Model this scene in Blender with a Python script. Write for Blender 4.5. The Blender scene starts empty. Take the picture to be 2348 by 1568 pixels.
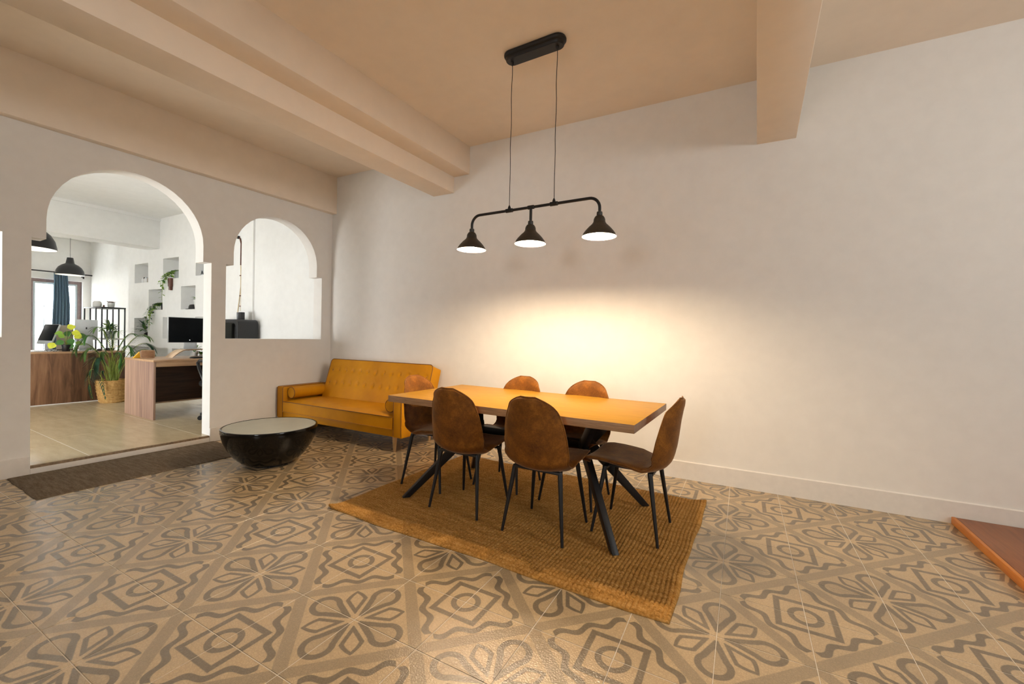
import bpy, bmesh, math, random
from mathutils import Vector, Matrix
random.seed(7)
PI = math.pi
C = bpy.context.scene.collection
S = bpy.context.scene

# ------------------------------------------------------------------ camera
cam_d = bpy.data.cameras.new('camera')
cam_d.sensor_fit = 'HORIZONTAL'; cam_d.sensor_width = 36.0; cam_d.lens = 967.5 * 36 / 2348
cam_d.clip_start = 0.05; cam_d.clip_end = 200
cam = bpy.data.objects.new('camera', cam_d); C.objects.link(cam)
_r = Vector((0.86466, 0.50191, 0.02124)); _u = Vector((-0.02439, -0.00028, 0.9997)); _f = Vector((-0.50177, 0.86492, -0.012))
cam.matrix_world = Matrix(((_r.x, _u.x, -_f.x, 5.158), (_r.y, _u.y, -_f.y, -3.831), (_r.z, _u.z, -_f.z, 1.22), (0, 0, 0, 1)))
S.camera = cam

# ------------------------------------------------------------------ world, lights, exposure
w = bpy.data.worlds.new('world'); S.world = w; w.use_nodes = True
bg = w.node_tree.nodes['Background']; bg.inputs[0].default_value = (0.95, 0.97, 0.97, 1); bg.inputs[1].default_value = 17.0
S.view_settings.view_transform = 'Standard'; S.view_settings.look = 'None'
S.view_settings.exposure = 0.15; S.view_settings.gamma = 1.0; S.view_settings.use_curve_mapping = False

def area(name, loc, rot, sx, sy, power, col, spread=PI):
    l = bpy.data.lights.new(name, 'AREA'); l.shape = 'RECTANGLE'; l.size = sx; l.size_y = sy
    l.energy = power; l.color = col; l.spread = spread
    o = bpy.data.objects.new(name, l); C.objects.link(o); o.location = loc; o.rotation_euler = rot
    return o
# daylight enters only from the sky, through the modelled window openings; these portals sit in the openings and guide the sampling
def portal(name, loc, rot, sx, sy):
    o = area(name, loc, rot, sx, sy, 1.0, (1, 1, 1)); o.data.cycles.is_portal = True
portal('portal_right', (9.22, -2.3, 2.34), (0, PI/2, 0), 1.0, 1.3)
portal('portal_front', (4.55, -7.52, 1.775), (PI/2, 0, 0), 1.1, .85)
portal('portal_office_front', (-1.6, -5.62, .95), (PI/2, 0, 0), 2.0, 1.6)
portal('portal_office_door', (-9.57, -1.375, 1.22), (0, -PI/2, 0), 2.25, 2.5)
BULB = 1400.0          # pendant bulbs (emitting spheres)
BULB_COL = (1.0, 0.76, 0.50)

# ------------------------------------------------------------------ node helpers
class Nd:
    """tiny expression wrapper around math nodes"""
    def __init__(s, t, sock): s.t = t; s.s = sock
    def _m(s, op, *a):
        n = s.t.nodes.new('ShaderNodeMath'); n.operation = op
        for i, v in enumerate((s,) + a):
            if isinstance(v, Nd): s.t.links.new(v.s, n.inputs[i])
            else: n.inputs[i].default_value = v
        return Nd(s.t, n.outputs[0])
    def __add__(s, o): return s._m('ADD', o)
    def __sub__(s, o): return s._m('SUBTRACT', o)
    def __mul__(s, o): return s._m('MULTIPLY', o)
    def rsub(s, v): return (s * -1.0) + v
    def abs(s): return s._m('ABSOLUTE')
    def sqrt(s): return s._m('SQRT')
    def cos(s): return s._m('COSINE')
    def min(s, o): return s._m('MINIMUM', o)
    def max(s, o): return s._m('MAXIMUM', o)
    def sat(s): return s.max(0.0).min(1.0)
    def below(s, edge, e=0.012): return ((s.rsub(edge)) * (1.0 / e) + 0.5).sat()   # 1 where s < edge

def new_mat(name):
    m = bpy.data.materials.new(name); m.use_nodes = True
    t = m.node_tree; b = t.nodes['Principled BSDF']
    return m, t, b
def lk(t, a, b): t.links.new(a, b)
def noise(t, scale, detail=4, rough=0.55, coord='Object', stretch=None, dist=0.0):
    tc = t.nodes.new('ShaderNodeTexCoord'); n = t.nodes.new('ShaderNodeTexNoise')
    n.inputs['Scale'].default_value = scale; n.inputs['Detail'].default_value = detail; n.inputs['Roughness'].default_value = rough
    n.inputs['Distortion'].default_value = dist
    if stretch:
        mp = t.nodes.new('ShaderNodeMapping'); mp.inputs['Scale'].default_value = stretch
        lk(t, tc.outputs[coord], mp.inputs[0]); lk(t, mp.outputs[0], n.inputs['Vector'])
    else: lk(t, tc.outputs[coord], n.inputs['Vector'])
    return n
def ramp(t, fac, stops):
    r = t.nodes.new('ShaderNodeValToRGB'); e = r.color_ramp.elements
    while len(e) < len(stops): e.new(0.5)
    for k, (p, c) in zip(e, stops): k.position = p; k.color = (*c, 1)
    lk(t, fac, r.inputs[0]); return r
def bump(t, b, h, strength=0.3, dist=0.01):
    n = t.nodes.new('ShaderNodeBump'); n.inputs['Strength'].default_value = strength; n.inputs['Distance'].default_value = dist
    lk(t, h, n.inputs['Height']); lk(t, n.outputs[0], b.inputs['Normal']); return n

def plain(name, col, rough=0.5, metal=0.0, spec=0.5, nscale=0, bstr=0.0, var=0.0, coat=0.0, sheen=0.0):
    m, t, b = new_mat(name)
    b.inputs['Base Color'].default_value = (*col, 1); b.inputs['Roughness'].default_value = rough
    b.inputs['Metallic'].default_value = metal; b.inputs['Specular IOR Level'].default_value = spec
    b.inputs['Coat Weight'].default_value = coat
    if sheen: b.inputs['Sheen Weight'].default_value = sheen; b.inputs['Sheen Roughness'].default_value = 0.4
    if nscale:
        n = noise(t, nscale)
        if var:
            lo = tuple(c * (1 - var) for c in col); hi = tuple(min(1, c * (1 + var)) for c in col)
            r = ramp(t, n.outputs[0], [(0.3, lo), (0.7, hi)]); lk(t, r.outputs[0], b.inputs['Base Color'])
        if bstr: bump(t, b, n.outputs[0], bstr, 0.004)
    return m

M = {}
M['wall'] = plain('white_plaster', (0.84, 0.82, 0.785), 0.85, spec=0.2, nscale=9, bstr=0.10, var=0.02)
M['wall_office'] = plain('office_plaster', (0.86, 0.86, 0.84), 0.85, spec=0.2, nscale=9, bstr=0.10, var=0.02)
M['ceil'] = plain('ceiling_plaster', (0.90, 0.79, 0.66), 0.9, spec=0.1, nscale=7, bstr=0.08, var=0.02)
M['skirt'] = plain('skirting_paint', (0.78, 0.75, 0.71), 0.6, spec=0.3, nscale=22, bstr=0.12, var=0.03)
M['sill'] = plain('worn_sill_edge', (0.26, 0.19, 0.12), 0.8, nscale=40, bstr=0.3, var=0.35)
M['grout'] = plain('grout', (0.66, 0.60, 0.52), 0.9, spec=0.2, nscale=120, bstr=0.3, var=0.1)
M['black_metal'] = plain('black_metal', (0.012, 0.012, 0.013), 0.42, spec=0.4, nscale=200, bstr=0.03)
M['black_gloss'] = plain('black_lacquer', (0.004, 0.0037, 0.0033), 0.10, spec=0.28, nscale=3, var=0.3)
M['black_plastic'] = plain('black_plastic', (0.012, 0.012, 0.013), 0.45, nscale=90, bstr=0.03)
M['screen'] = plain('dark_screen', (0.004, 0.005, 0.006), 0.35, spec=0.06, nscale=2, var=0.3)
M['silver'] = plain('silver_metal', (0.55, 0.58, 0.60), 0.38, 0.6, nscale=60, var=0.04)
M['white_ceramic'] = plain('white_ceramic', (0.75, 0.74, 0.70), 0.4, nscale=20, var=0.04)
M['grey_ceramic'] = plain('grey_ceramic', (0.32, 0.35, 0.34), 0.5, nscale=20, var=0.08)
M['shade_in'] = plain('white_enamel', (0.85, 0.82, 0.76), 0.5, nscale=12, var=0.02)
M['shade_out'] = plain('dark_bronze_paint', (0.030, 0.024, 0.017), 0.45, nscale=60, var=0.2)
M['pale_wood'] = plain('pale_leg_wood', (0.52, 0.33, 0.15), 0.5, nscale=18, var=0.15)
M['ply'] = plain('bent_plywood', (0.66, 0.47, 0.30), 0.5, nscale=14, var=0.1)
M['ply_edge'] = plain('plywood_edge', (0.30, 0.17, 0.09), 0.6, nscale=40, var=0.2)
M['yellow'] = plain('yellow_paint', (0.75, 0.42, 0.02), 0.5, nscale=20, var=0.05)
M['paper'] = plain('paper', (0.80, 0.80, 0.78), 0.8, nscale=20, var=0.03)
M['beige'] = plain('beige_board', (0.48, 0.42, 0.34), 0.7, nscale=15, var=0.06)
M['soil'] = plain('soil', (0.04, 0.028, 0.018), 0.95, nscale=80, bstr=0.4, var=0.4)
M['button'] = plain('button_leather', (0.42, 0.17, 0.004), 0.42, nscale=30, var=0.1)
M['piping'] = plain('piping_brown', (0.17, 0.060, 0.006), 0.5, nscale=60, var=0.15)
M['curtain'] = plain('blue_grey_curtain', (0.115, 0.18, 0.24), 0.9, spec=0.1, nscale=60, bstr=0.1, var=0.1)
M['win_wood'] = plain('window_brown', (0.20, 0.14, 0.13), 0.55, nscale=30, var=0.15)
M['win_metal'] = plain('window_pale_metal', (0.55, 0.62, 0.64), 0.45, nscale=30, var=0.04)
M['balcony'] = plain('balcony_wall', (0.75, 0.75, 0.76), 0.9, nscale=8, var=0.05)
M['cable'] = plain('cable_cream', (0.62, 0.50, 0.32), 0.6, nscale=30, var=0.08)
M['green'] = plain('leaf_green', (0.050, 0.17, 0.025), 0.45, nscale=14, var=0.35)
M['green_light'] = plain('leaf_light_green', (0.20, 0.36, 0.04), 0.45, nscale=14, var=0.3)
M['lime'] = plain('leaf_lime', (0.62, 0.66, 0.04), 0.45, nscale=12, var=0.25)
M['dark_green'] = plain('leaf_dark_green', (0.025, 0.075, 0.040), 0.4, nscale=14, var=0.35)
M['palm'] = plain('palm_green', (0.075, 0.15, 0.030), 0.5, nscale=10, var=0.45)
M['stem'] = plain('stem_yellow_green', (0.30, 0.38, 0.05), 0.5, nscale=12, var=0.25)
M['frost'] = plain('frosted_glass_top', (0.42, 0.45, 0.40), 0.22, spec=0.5, nscale=6, var=0.03)
M['bark'] = plain('dark_red_wood', (0.11, 0.035, 0.018), 0.6, nscale=40, var=0.3)

def emis(name, col, strength):
    m = bpy.data.materials.new(name); m.use_nodes = True; t = m.node_tree; t.nodes.clear()
    e = t.nodes.new('ShaderNodeEmission'); e.inputs[0].default_value = (*col, 1); e.inputs[1].default_value = strength
    o = t.nodes.new('ShaderNodeOutputMaterial'); lk(t, e.outputs[0], o.inputs[0]); return m
M['bulb'] = emis('warm_bulb', BULB_COL, BULB)
M['bulb_office'] = emis('office_bulb', (1.0, 0.93, 0.8), 14.0)
M['led'] = emis('monitor_led', (1, 1, 1), 1.2)  # white logo dot given a glow of its own; no lamp there

def glass_mat():
    m, t, b = new_mat('window_glass')
    b.inputs['Base Color'].default_value = (1, 1, 1, 1); b.inputs['Roughness'].default_value = 0.0
    b.inputs['Transmission Weight'].default_value = 1.0; b.inputs['IOR'].default_value = 1.01
    return m
M['glass'] = glass_mat()

def wood_mat(name, stops, axis_scale, scale=6.0, rough=0.45, planks=None, bstr=0.05, spec=0.4):
    """long streaky grain; planks = (direction, pitch) adds plank-to-plank tone changes"""
    m, t, b = new_mat(name)
    n = noise(t, scale, 7, 0.62, stretch=axis_scale, dist=0.6)
    fac = n.outputs[0]
    if planks:
        tc = t.nodes.new('ShaderNodeTexCoord'); sx = t.nodes.new('ShaderNodeSeparateXYZ'); lk(t, tc.outputs['Object'], sx.inputs[0])
        v = Nd(t, sx.outputs[planks[0]]) * (1.0 / planks[1])
        fl = v._m('FLOOR'); wn = t.nodes.new('ShaderNodeTexWhiteNoise'); wn.noise_dimensions = '1D'; lk(t, fl.s, wn.inputs['W'])
        fac = (Nd(t, fac) + (Nd(t, wn.outputs['Value']) - 0.5) * 0.34).s
    r = ramp(t, fac, stops); lk(t, r.outputs[0], b.inputs['Base Color'])
    b.inputs['Roughness'].default_value = rough; b.inputs['Specular IOR Level'].default_value = spec
    bump(t, b, n.outputs[0], bstr, 0.003)
    return m
M['oak_top'] = wood_mat('oak_table_top', [(0.30, (0.33, 0.165, 0.016)), (0.55, (0.44, 0.225, 0.024)), (0.75, (0.51, 0.27, 0.034))], (1.2, 22, 22), 5, 0.42, spec=0.12)
M['oak_edge'] = wood_mat('oak_edge', [(0.30, (0.23, 0.125, 0.062)), (0.55, (0.42, 0.24, 0.12)), (0.8, (0.55, 0.34, 0.185))], (1.5, 40, 40), 6, 0.5)
M['oak_end'] = wood_mat('oak_end', [(0.30, (0.19, 0.115, 0.075)), (0.55, (0.33, 0.215, 0.145)), (0.8, (0.44, 0.30, 0.21))], (40, 40, 1.5), 3, 0.55)
M['walnut_v'] = wood_mat('walnut_panel', [(0.25, (0.075, 0.035, 0.018)), (0.5, (0.21, 0.105, 0.052)), (0.75, (0.33, 0.18, 0.095))], (9, 9, 0.9), 1.6, 0.5, planks=(1, 0.21))
M['walnut_side'] = wood_mat('walnut_side', [(0.25, (0.20, 0.12, 0.095)), (0.5, (0.37, 0.235, 0.17)), (0.75, (0.52, 0.35, 0.25))], (14, 14, 0.5), 2.2, 0.5, planks=(0, 0.13))
M['walnut_top'] = wood_mat('walnut_top', [(0.25, (0.34, 0.19, 0.10)), (0.6, (0.52, 0.33, 0.19)), (0.8, (0.62, 0.42, 0.26))], (8, 1.0, 8), 3, 0.35)
M['walnut_dark'] = wood_mat('walnut_inner', [(0.25, (0.035, 0.018, 0.010)), (0.55, (0.085, 0.045, 0.025)), (0.8, (0.13, 0.07, 0.04))], (9, 0.8, 9), 2.5, 0.5)
M['clock_wood'] = wood_mat('clock_wood', [(0.25, (0.15, 0.07, 0.03)), (0.6, (0.26, 0.13, 0.06)), (0.8, (0.34, 0.19, 0.10))], (3, 3, 12), 10, 0.5)
M['pine'] = wood_mat('varnished_pine', [(0.25, (0.17, 0.05, 0.012)), (0.55, (0.27, 0.09, 0.024)), (0.8, (0.33, 0.12, 0.034))], (14, 1.0, 14), 3, 0.35)
M['pine_edge'] = wood_mat('varnished_pine_edge', [(0.25, (0.45, 0.13, 0.015)), (0.6, (0.62, 0.22, 0.025)), (0.8, (0.70, 0.28, 0.04))], (10, 1.0, 10), 3, 0.4)

def suede():
    m, t, b = new_mat('brown_suede')
    n1 = noise(t, 9, 6, 0.7); n2 = noise(t, 130, 3, 0.7)
    f = (Nd(t, n1.outputs[0]) * 0.72 + Nd(t, n2.outputs[0]) * 0.28)
    r = ramp(t, f.s, [(0.33, (0.085, 0.029, 0.004)), (0.50, (0.185, 0.065, 0.007)), (0.66, (0.32, 0.125, 0.014))])
    lk(t, r.outputs[0], b.inputs['Base Color']); b.inputs['Roughness'].default_value = 0.66; b.inputs['Specular IOR Level'].default_value = 0.22
    b.inputs['Sheen Weight'].default_value = 0.30; b.inputs['Sheen Roughness'].default_value = 0.35
    b.inputs['Sheen Tint'].default_value = (1, 0.75, 0.5, 1)
    bump(t, b, n2.outputs[0], 0.12, 0.003); return m
M['suede'] = suede()
def leather():
    m, t, b = new_mat('mustard_leatherette')
    n1 = noise(t, 4, 4); n2 = noise(t, 260, 3, 0.6)
    r = ramp(t, n1.outputs[0], [(0.3, (0.50, 0.205, 0.0025)), (0.7, (0.62, 0.27, 0.004))])
    lk(t, r.outputs[0], b.inputs['Base Color']); b.inputs['Roughness'].default_value = 0.50; b.inputs['Specular IOR Level'].default_value = 0.2
    bump(t, b, n2.outputs[0], 0.10, 0.002); return m
M['leather'] = leather()
def jute(name, lo, mid, hi, sc=70):
    m, t, b = new_mat(name)
    n1 = noise(t, 6, 5, 0.65, stretch=(1, 7, 1)); n2 = noise(t, sc, 3, 0.7)
    f = Nd(t, n1.outputs[0]) * 0.5 + Nd(t, n2.outputs[0]) * 0.5
    r = ramp(t, f.s, [(0.34, lo), (0.5, mid), (0.66, hi)]); lk(t, r.outputs[0], b.inputs['Base Color'])
    b.inputs['Roughness'].default_value = 0.95; b.inputs['Specular IOR Level'].default_value = 0.1
    bump(t, b, n2.outputs[0], 0.4, 0.004); return m
M['jute'] = jute('jute_weave', (0.24, 0.115, 0.024), (0.42, 0.215, 0.055), (0.58, 0.34, 0.115))
M['runner'] = jute('grey_brown_runner', (0.085, 0.062, 0.042), (0.150, 0.115, 0.080), (0.23, 0.185, 0.135), 160)
M['basket'] = jute('woven_seagrass', (0.33, 0.185, 0.06), (0.52, 0.31, 0.11), (0.66, 0.43, 0.18), 40)

TS = 0.34   # floor tile pitch
def tile_mat(name='patterned_tile', field=False):
    """printed cement tile: quarter flower at the local origin, quarter lozenge medallion at (1,1), strap along the other diagonal"""
    m, t, b = new_mat(name)
    tc = t.nodes.new('ShaderNodeTexCoord'); sp = t.nodes.new('ShaderNodeSeparateXYZ'); k = 1 / TS
    if field:       # many tiles in one mesh: tile frame of the whole floor, folded at the tile edges
        mp = t.nodes.new('ShaderNodeMapping'); mp.vector_type = 'TEXTURE'; mp.inputs['Location'].default_value = (3.70179, -2.61074, 0)
        mp.inputs['Rotation'].default_value = (0, 0, math.atan2(0.0086, 0.33989)); lk(t, tc.outputs['Object'], mp.inputs[0]); lk(t, mp.outputs[0], sp.inputs[0])
        x = (Nd(t, sp.outputs[0]) * k)._m('PINGPONG', 1.0); y = (Nd(t, sp.outputs[1]) * k)._m('PINGPONG', 1.0)
    else:
        lk(t, tc.outputs['Object'], sp.inputs[0])
        x = (Nd(t, sp.outputs[0]) * k).abs(); y = (Nd(t, sp.outputs[1]) * k).abs()
    a = x.max(y); c = x.min(y); q2 = 1 / math.sqrt(2)
    p = (x + y) * q2; q = (x - y).abs() * q2
    # axis petals
    circ = ((a - 0.53) * (a - 0.53) + c * c).sqrt() - 0.205
    cone = ((c - (a - 0.03) * 0.42) * 0.92).max(a - 0.52)
    fA = circ.min(cone)
    inA = fA.below(0.0); coreA = fA.below(-0.078)
    # diagonal petals
    bulge = (p - 0.34).max(0.0)
    fB = (q - (p - 0.10) * 0.44).max(q - 0.155 + bulge * bulge * 2.0)
    inB = fB.below(0.0); coreB = fB.below(-0.058)
    X = x.rsub(1.0); Y = y.rsub(1.0)
    r = (X * X + Y * Y).sqrt(); mx = X.max(Y)
    ring = (r - 0.165).abs().below(0.038); hub = r.below(0.125)
    sq = (mx - 0.315).abs().below(0.038)
    P = (X + Y) * q2; Q = (X - Y).abs() * q2
    wave = ((P - 0.535) - (Q * (2 * PI / 0.40)).cos() * 0.042).abs().below(0.045) * Q.below(0.49)
    strap = ((x + y - 1.0) * q2).abs().below(0.078)
    cen = a.below(0.082)
    def one_minus(v): return v.rsub(1.0)
    dark = (inA * one_minus(coreA)).max(inB * one_minus(coreB) * one_minus(coreA)).max(ring).max(sq).max(wave) * one_minus(cen)
    mid = (coreA * (a * -0.9 + 0.95).sat()).max(strap * one_minus(dark)).max(hub * (r * -4.0 + 0.55).sat() * 0.6) * one_minus(cen)
    sand = noise(t, 420, 3, 0.75); sand2 = noise(t, 60, 3, 0.6)
    LIGHT = (0.54, 0.40, 0.235); MID = (0.36, 0.275, 0.17); DARK = (0.185, 0.148, 0.10)
    def mix(f, A, B):
        n = t.nodes.new('ShaderNodeMix'); n.data_type = 'RGBA'; lk(t, f, n.inputs[0])
        for sck, v in ((n.inputs[6], A), (n.inputs[7], B)):
            if isinstance(v, tuple): sck.default_value = (*v, 1)
            else: lk(t, v, sck)
        return n.outputs[2]
    col = mix(mid.s, LIGHT, MID); col = mix((dark * 0.94).s, col, DARK)
    hs = t.nodes.new('ShaderNodeHueSaturation'); lk(t, col, hs.inputs['Color'])
    vo = t.nodes.new('ShaderNodeTexVoronoi'); vo.feature = 'DISTANCE_TO_EDGE'; vo.inputs['Scale'].default_value = 85
    lk(t, tc.outputs['Object'], vo.inputs['Vector'])
    tess = (Nd(t, vo.outputs['Distance']) * 5.0).sat()
    lk(t, ((Nd(t, sand.outputs[0]) * 1.1 + Nd(t, sand2.outputs[0]) * 0.25 + 0.24) * (tess * 0.14 + 0.90)).s, hs.inputs['Value'])
    lk(t, hs.outputs[0], b.inputs['Base Color'])
    b.inputs['Specular IOR Level'].default_value = 0.9
    rr = noise(t, 30, 3); lk(t, (Nd(t, rr.outputs[0]) * 0.14 + 0.12).s, b.inputs['Roughness'])
    # mosaic relief
    h = tess * 0.5 + Nd(t, sand.outputs[0]) * 0.6
    bump(t, b, h.s, 0.28, 0.002)
    return m
M['tile'] = tile_mat(); M['tile_far'] = tile_mat('patterned_tile_field', True)
def stone():
    m, t, b = new_mat('office_stoneware')
    n = noise(t, 5, 6, 0.65, stretch=(0.6, 2.5, 1)); n2 = noise(t, 90, 3)
    f = Nd(t, n.outputs[0]) * 0.7 + Nd(t, n2.outputs[0]) * 0.3
    r = ramp(t, f.s, [(0.3, (0.44, 0.345, 0.21)), (0.7, (0.60, 0.48, 0.31))]); lk(t, r.outputs[0], b.inputs['Base Color'])
    b.inputs['Roughness'].default_value = 0.24; b.inputs['Specular IOR Level'].default_value = 0.6; bump(t, b, n2.outputs[0], 0.06, 0.002); return m
M['stone'] = stone()

# ------------------------------------------------------------------ mesh helpers
class MB:
    def __init__(s): s.v = []; s.f = []
    def add(s, vs, fs):
        o = len(s.v); s.v += [tuple(v) for v in vs]; s.f += [tuple(i + o for i in f) for f in fs]; return s
    def box(s, x0, x1, y0, y1, z0, z1):
        vs = [(x0, y0, z0), (x1, y0, z0), (x1, y1, z0), (x0, y1, z0), (x0, y0, z1), (x1, y0, z1), (x1, y1, z1), (x0, y1, z1)]
        return s.add(vs, [(0, 3, 2, 1), (4, 5, 6, 7), (0, 1, 5, 4), (1, 2, 6, 5), (2, 3, 7, 6), (3, 0, 4, 7)])
    def obox(s, a, b, wx, wz, up=(0, 0, 1)):
        """rectangular bar from a to b"""
        a = Vector(a); b = Vector(b); d = (b - a).normalized(); u = Vector(up)
        if abs(d.dot(u)) > 0.98: u = Vector((1, 0, 0))
        sd = d.cross(u).normalized(); u = sd.cross(d).normalized()
        vs = []
        for e in (a, b):
            for i, j in ((-1, -1), (1, -1), (1, 1), (-1, 1)): vs.append(e + sd * (i * wx / 2) + u * (j * wz / 2))
        return s.add(vs, [(0, 1, 2, 3), (7, 6, 5, 4), (0, 4, 5, 1), (1, 5, 6, 2), (2, 6, 7, 3), (3, 7, 4, 0)])
    def tube(s, pts, r, n=10, caps=True, closed=False):
        pts = [Vector(p) for p in pts]; rs = r if isinstance(r, (list, tuple)) else [r] * len(pts)
        N = len(pts); prev = None; vs = []
        for i, p in enumerate(pts):
            if closed: d = (pts[(i + 1) % N] - pts[i - 1]).normalized()
            else: d = (pts[min(i + 1, N - 1)] - pts[max(i - 1, 0)]).normalized()
            if prev is None:
                u = Vector((0, 0, 1)) if abs(d.z) < 0.9 else Vector((1, 0, 0))
                u = (u - d * u.dot(d)).normalized()
            else: u = (prev - d * prev.dot(d)).normalized()
            prev = u; v = d.cross(u)
            for k in range(n): a = 2 * PI * k / n; vs.append(p + (u * math.cos(a) + v * math.sin(a)) * rs[i])
        fs = []
        for i in range(N if closed else N - 1):
            j = (i + 1) % N
            for k in range(n): fs.append((i * n + k, i * n + (k + 1) % n, j * n + (k + 1) % n, j * n + k))
        if caps and not closed: fs += [tuple(range(n))[::-1], tuple((N - 1) * n + k for k in range(n))]
        return s.add(vs, fs)
    def lathe(s, prof, c=(0, 0, 0), n=28, cap0=False, cap1=False):
        vs = []
        for r, z in prof:
            for k in range(n): a = 2 * PI * k / n; vs.append((c[0] + r * math.cos(a), c[1] + r * math.sin(a), c[2] + z))
        fs = []
        for i in range(len(prof) - 1):
            for k in range(n): fs.append((i * n + k, i * n + (k + 1) % n, (i + 1) * n + (k + 1) % n, (i + 1) * n + k))
        if cap0: fs.append(tuple(range(n))[::-1])
        if cap1: fs.append(tuple((len(prof) - 1) * n + k for k in range(n)))
        return s.add(vs, fs)
    def prism(s, poly, z0, z1):
        n = len(poly); vs = [(x, y, z0) for x, y in poly] + [(x, y, z1) for x, y in poly]
        return s.add(vs, [tuple(range(n))[::-1], tuple(range(n, 2 * n))] + [(i, (i + 1) % n, n + (i + 1) % n, n + i) for i in range(n)])
    def mesh(s, name, mat, smooth=35, bev=0.0, recalc=True, bseg=2):
        me = bpy.data.meshes.new(name); me.from_pydata(s.v, [], s.f)
        bm = bmesh.new(); bm.from_mesh(me)
        if recalc: bmesh.ops.recalc_face_normals(bm, faces=bm.faces)
        if bev:
            es = [e for e in bm.edges if len(e.link_faces) == 2 and e.calc_face_angle(0) > 0.6]
            bmesh.ops.bevel(bm, geom=es, offset=bev, segments=bseg, affect='EDGES', profile=0.5, clamp_overlap=True)
        bm.to_mesh(me); bm.free()
        if smooth:
            me.shade_smooth(); me.set_sharp_from_angle(angle=math.radians(smooth))
        for m in (mat if isinstance(mat, list) else [mat]): me.materials.append(M[m])
        return me
    def build(s, name, mat, parent=None, loc=None, rz=None, **kw):
        o = bpy.data.objects.new(name, s.mesh(name, mat, **kw)); C.objects.link(o)
        if parent: o.parent = parent
        if loc: o.location = loc
        if rz is not None: o.rotation_euler = (0, 0, rz)
        return o
def tag(o, label=None, cat=None, group=None, kind=None):
    if label: o['label'] = label
    if cat: o['category'] = cat
    if group: o['group'] = group
    if kind: o['kind'] = kind
    return o
def thing(name, label, cat, loc=(0, 0, 0), rz=0.0, group=None):
    o = bpy.data.objects.new(name, None); C.objects.link(o); o.empty_display_size = 0.1
    o.location = loc; o.rotation_euler = (0, 0, rz); return tag(o, label, cat, group)
def struct(mb, name, mat, **kw): return tag(mb.build(name, mat, **kw), kind='structure')
def copy_tree(o, parent=None):
    c = o.copy(); C.objects.link(c)
    if parent: c.parent = parent
    for ch in o.children: copy_tree(ch, c)
    return c
def place_mesh(name, me, parent, loc=(0, 0, 0), rot=(0, 0, 0), scale=(1, 1, 1)):
    o = bpy.data.objects.new(name, me); C.objects.link(o); o.parent = parent; o.location = loc; o.rotation_euler = rot; o.scale = scale; return o

# ------------------------------------------------------------------ frames
BW = math.radians(1.981)                    # the back wall is turned 2 degrees
BX = Vector((math.cos(BW), math.sin(BW), 0)); BN = Vector((-math.sin(BW), math.cos(BW), 0))
def bp(u, off, z): return BX * u + BN * off + Vector((0, 0, z))
def yback(x): return math.tan(BW) * x
CEIL = 3.371; XR = 9.2; YF = -7.5; OXL = -9.4; OYF = -5.6; FO = 0.07; WT = 0.17

# ------------------------------------------------------------------ floors
floor = struct(MB().add([(-0.02, YF - .1, -0.0016), (XR + .1, YF - .1, -0.0016), (XR + .1, yback(XR) + .1, -0.0016), (-0.02, 0.1, -0.0016),
                         (-0.02, YF - .1, -0.12), (XR + .1, YF - .1, -0.12), (XR + .1, yback(XR) + .1, -0.12), (-0.02, 0.1, -0.12)],
                        [(0, 1, 2, 3), (4, 7, 6, 5), (0, 4, 5, 1), (1, 5, 6, 2), (2, 6, 7, 3), (3, 7, 4, 0)]), 'floor', 'grout', smooth=0)
T0 = Vector((3.70179, -2.61074, 0)); TA = Vector((0.33989, 0.0086, 0)); TB = Vector((-0.0086, 0.33989, 0)); TROT = math.atan2(0.0086, 0.33989)
GAP = 0.0017
def clip(poly, n, d):           # keep n.p <= d
    out = []
    for i in range(len(poly)):
        a, b2 = poly[i], poly[(i + 1) % len(poly)]; da = n[0]*a[0]+n[1]*a[1]-d; db = n[0]*b2[0]+n[1]*b2[1]-d
        if da <= 0: out.append(a)
        if da * db < 0:
            t_ = da / (da - db); out.append((a[0]+(b2[0]-a[0])*t_, a[1]+(b2[1]-a[1])*t_))
    return out
def slab(poly, bev=0.0012):
    """tile slab with a small chamfer round the top edge"""
    n = len(poly); cx = sum(p[0] for p in poly)/n; cy = sum(p[1] for p in poly)/n
    def ins(p):
        d = Vector((p[0]-cx, p[1]-cy)); L = d.length; return (p[0]-d.x/L*bev*1.4, p[1]-d.y/L*bev*1.4)
    ip = [ins(p) for p in poly]
    vs = [(x, y, -0.010) for x, y in poly] + [(x, y, -bev) for x, y in poly] + [(x, y, 0) for x, y in ip]
    fs = [tuple(range(2*n, 3*n))] + [(i, (i+1) % n, n+(i+1) % n, n+i) for i in range(n)] + [(n+i, n+(i+1) % n, 2*n+(i+1) % n, 2*n+i) for i in range(n)]
    return MB().add(vs, fs)
full_tile = slab([(GAP, GAP), (TS-GAP, GAP), (TS-GAP, TS-GAP), (GAP, TS-GAP)]).mesh('tile', 'tile', smooth=0, recalc=False)
fwd2 = Vector((_f.x, _f.y, 0)); camp = Vector((5.158, -3.831, 1.22))
def inframe(p):
    d = p - camp; z = d.dot(_f)
    if z < 0.15: return False
    return abs(d.dot(_r) / z * 967.5) < 1174 * 1.12 and abs(d.dot(_u) / z * 967.5) < 784 * 1.15
cells = []
for i in range(-14, 17):
    for j in range(-16, 10):
        base = T0 + TA * i + TB * j
        cor = [base, base + TA, base + TA + TB, base + TB]
        if all(c.x < 0.001 or c.x > XR or c.y < YF or c.y > yback(c.x) for c in cor): continue
        mid_ = base + (TA + TB) * 0.5
        seen = any(inframe(c) for c in cor + [mid_])
        cells.append((0 if seen else 1, (mid_ - camp).length, i, j, base, cor))
cells.sort()
rest = MB(); nt = 0
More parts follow.
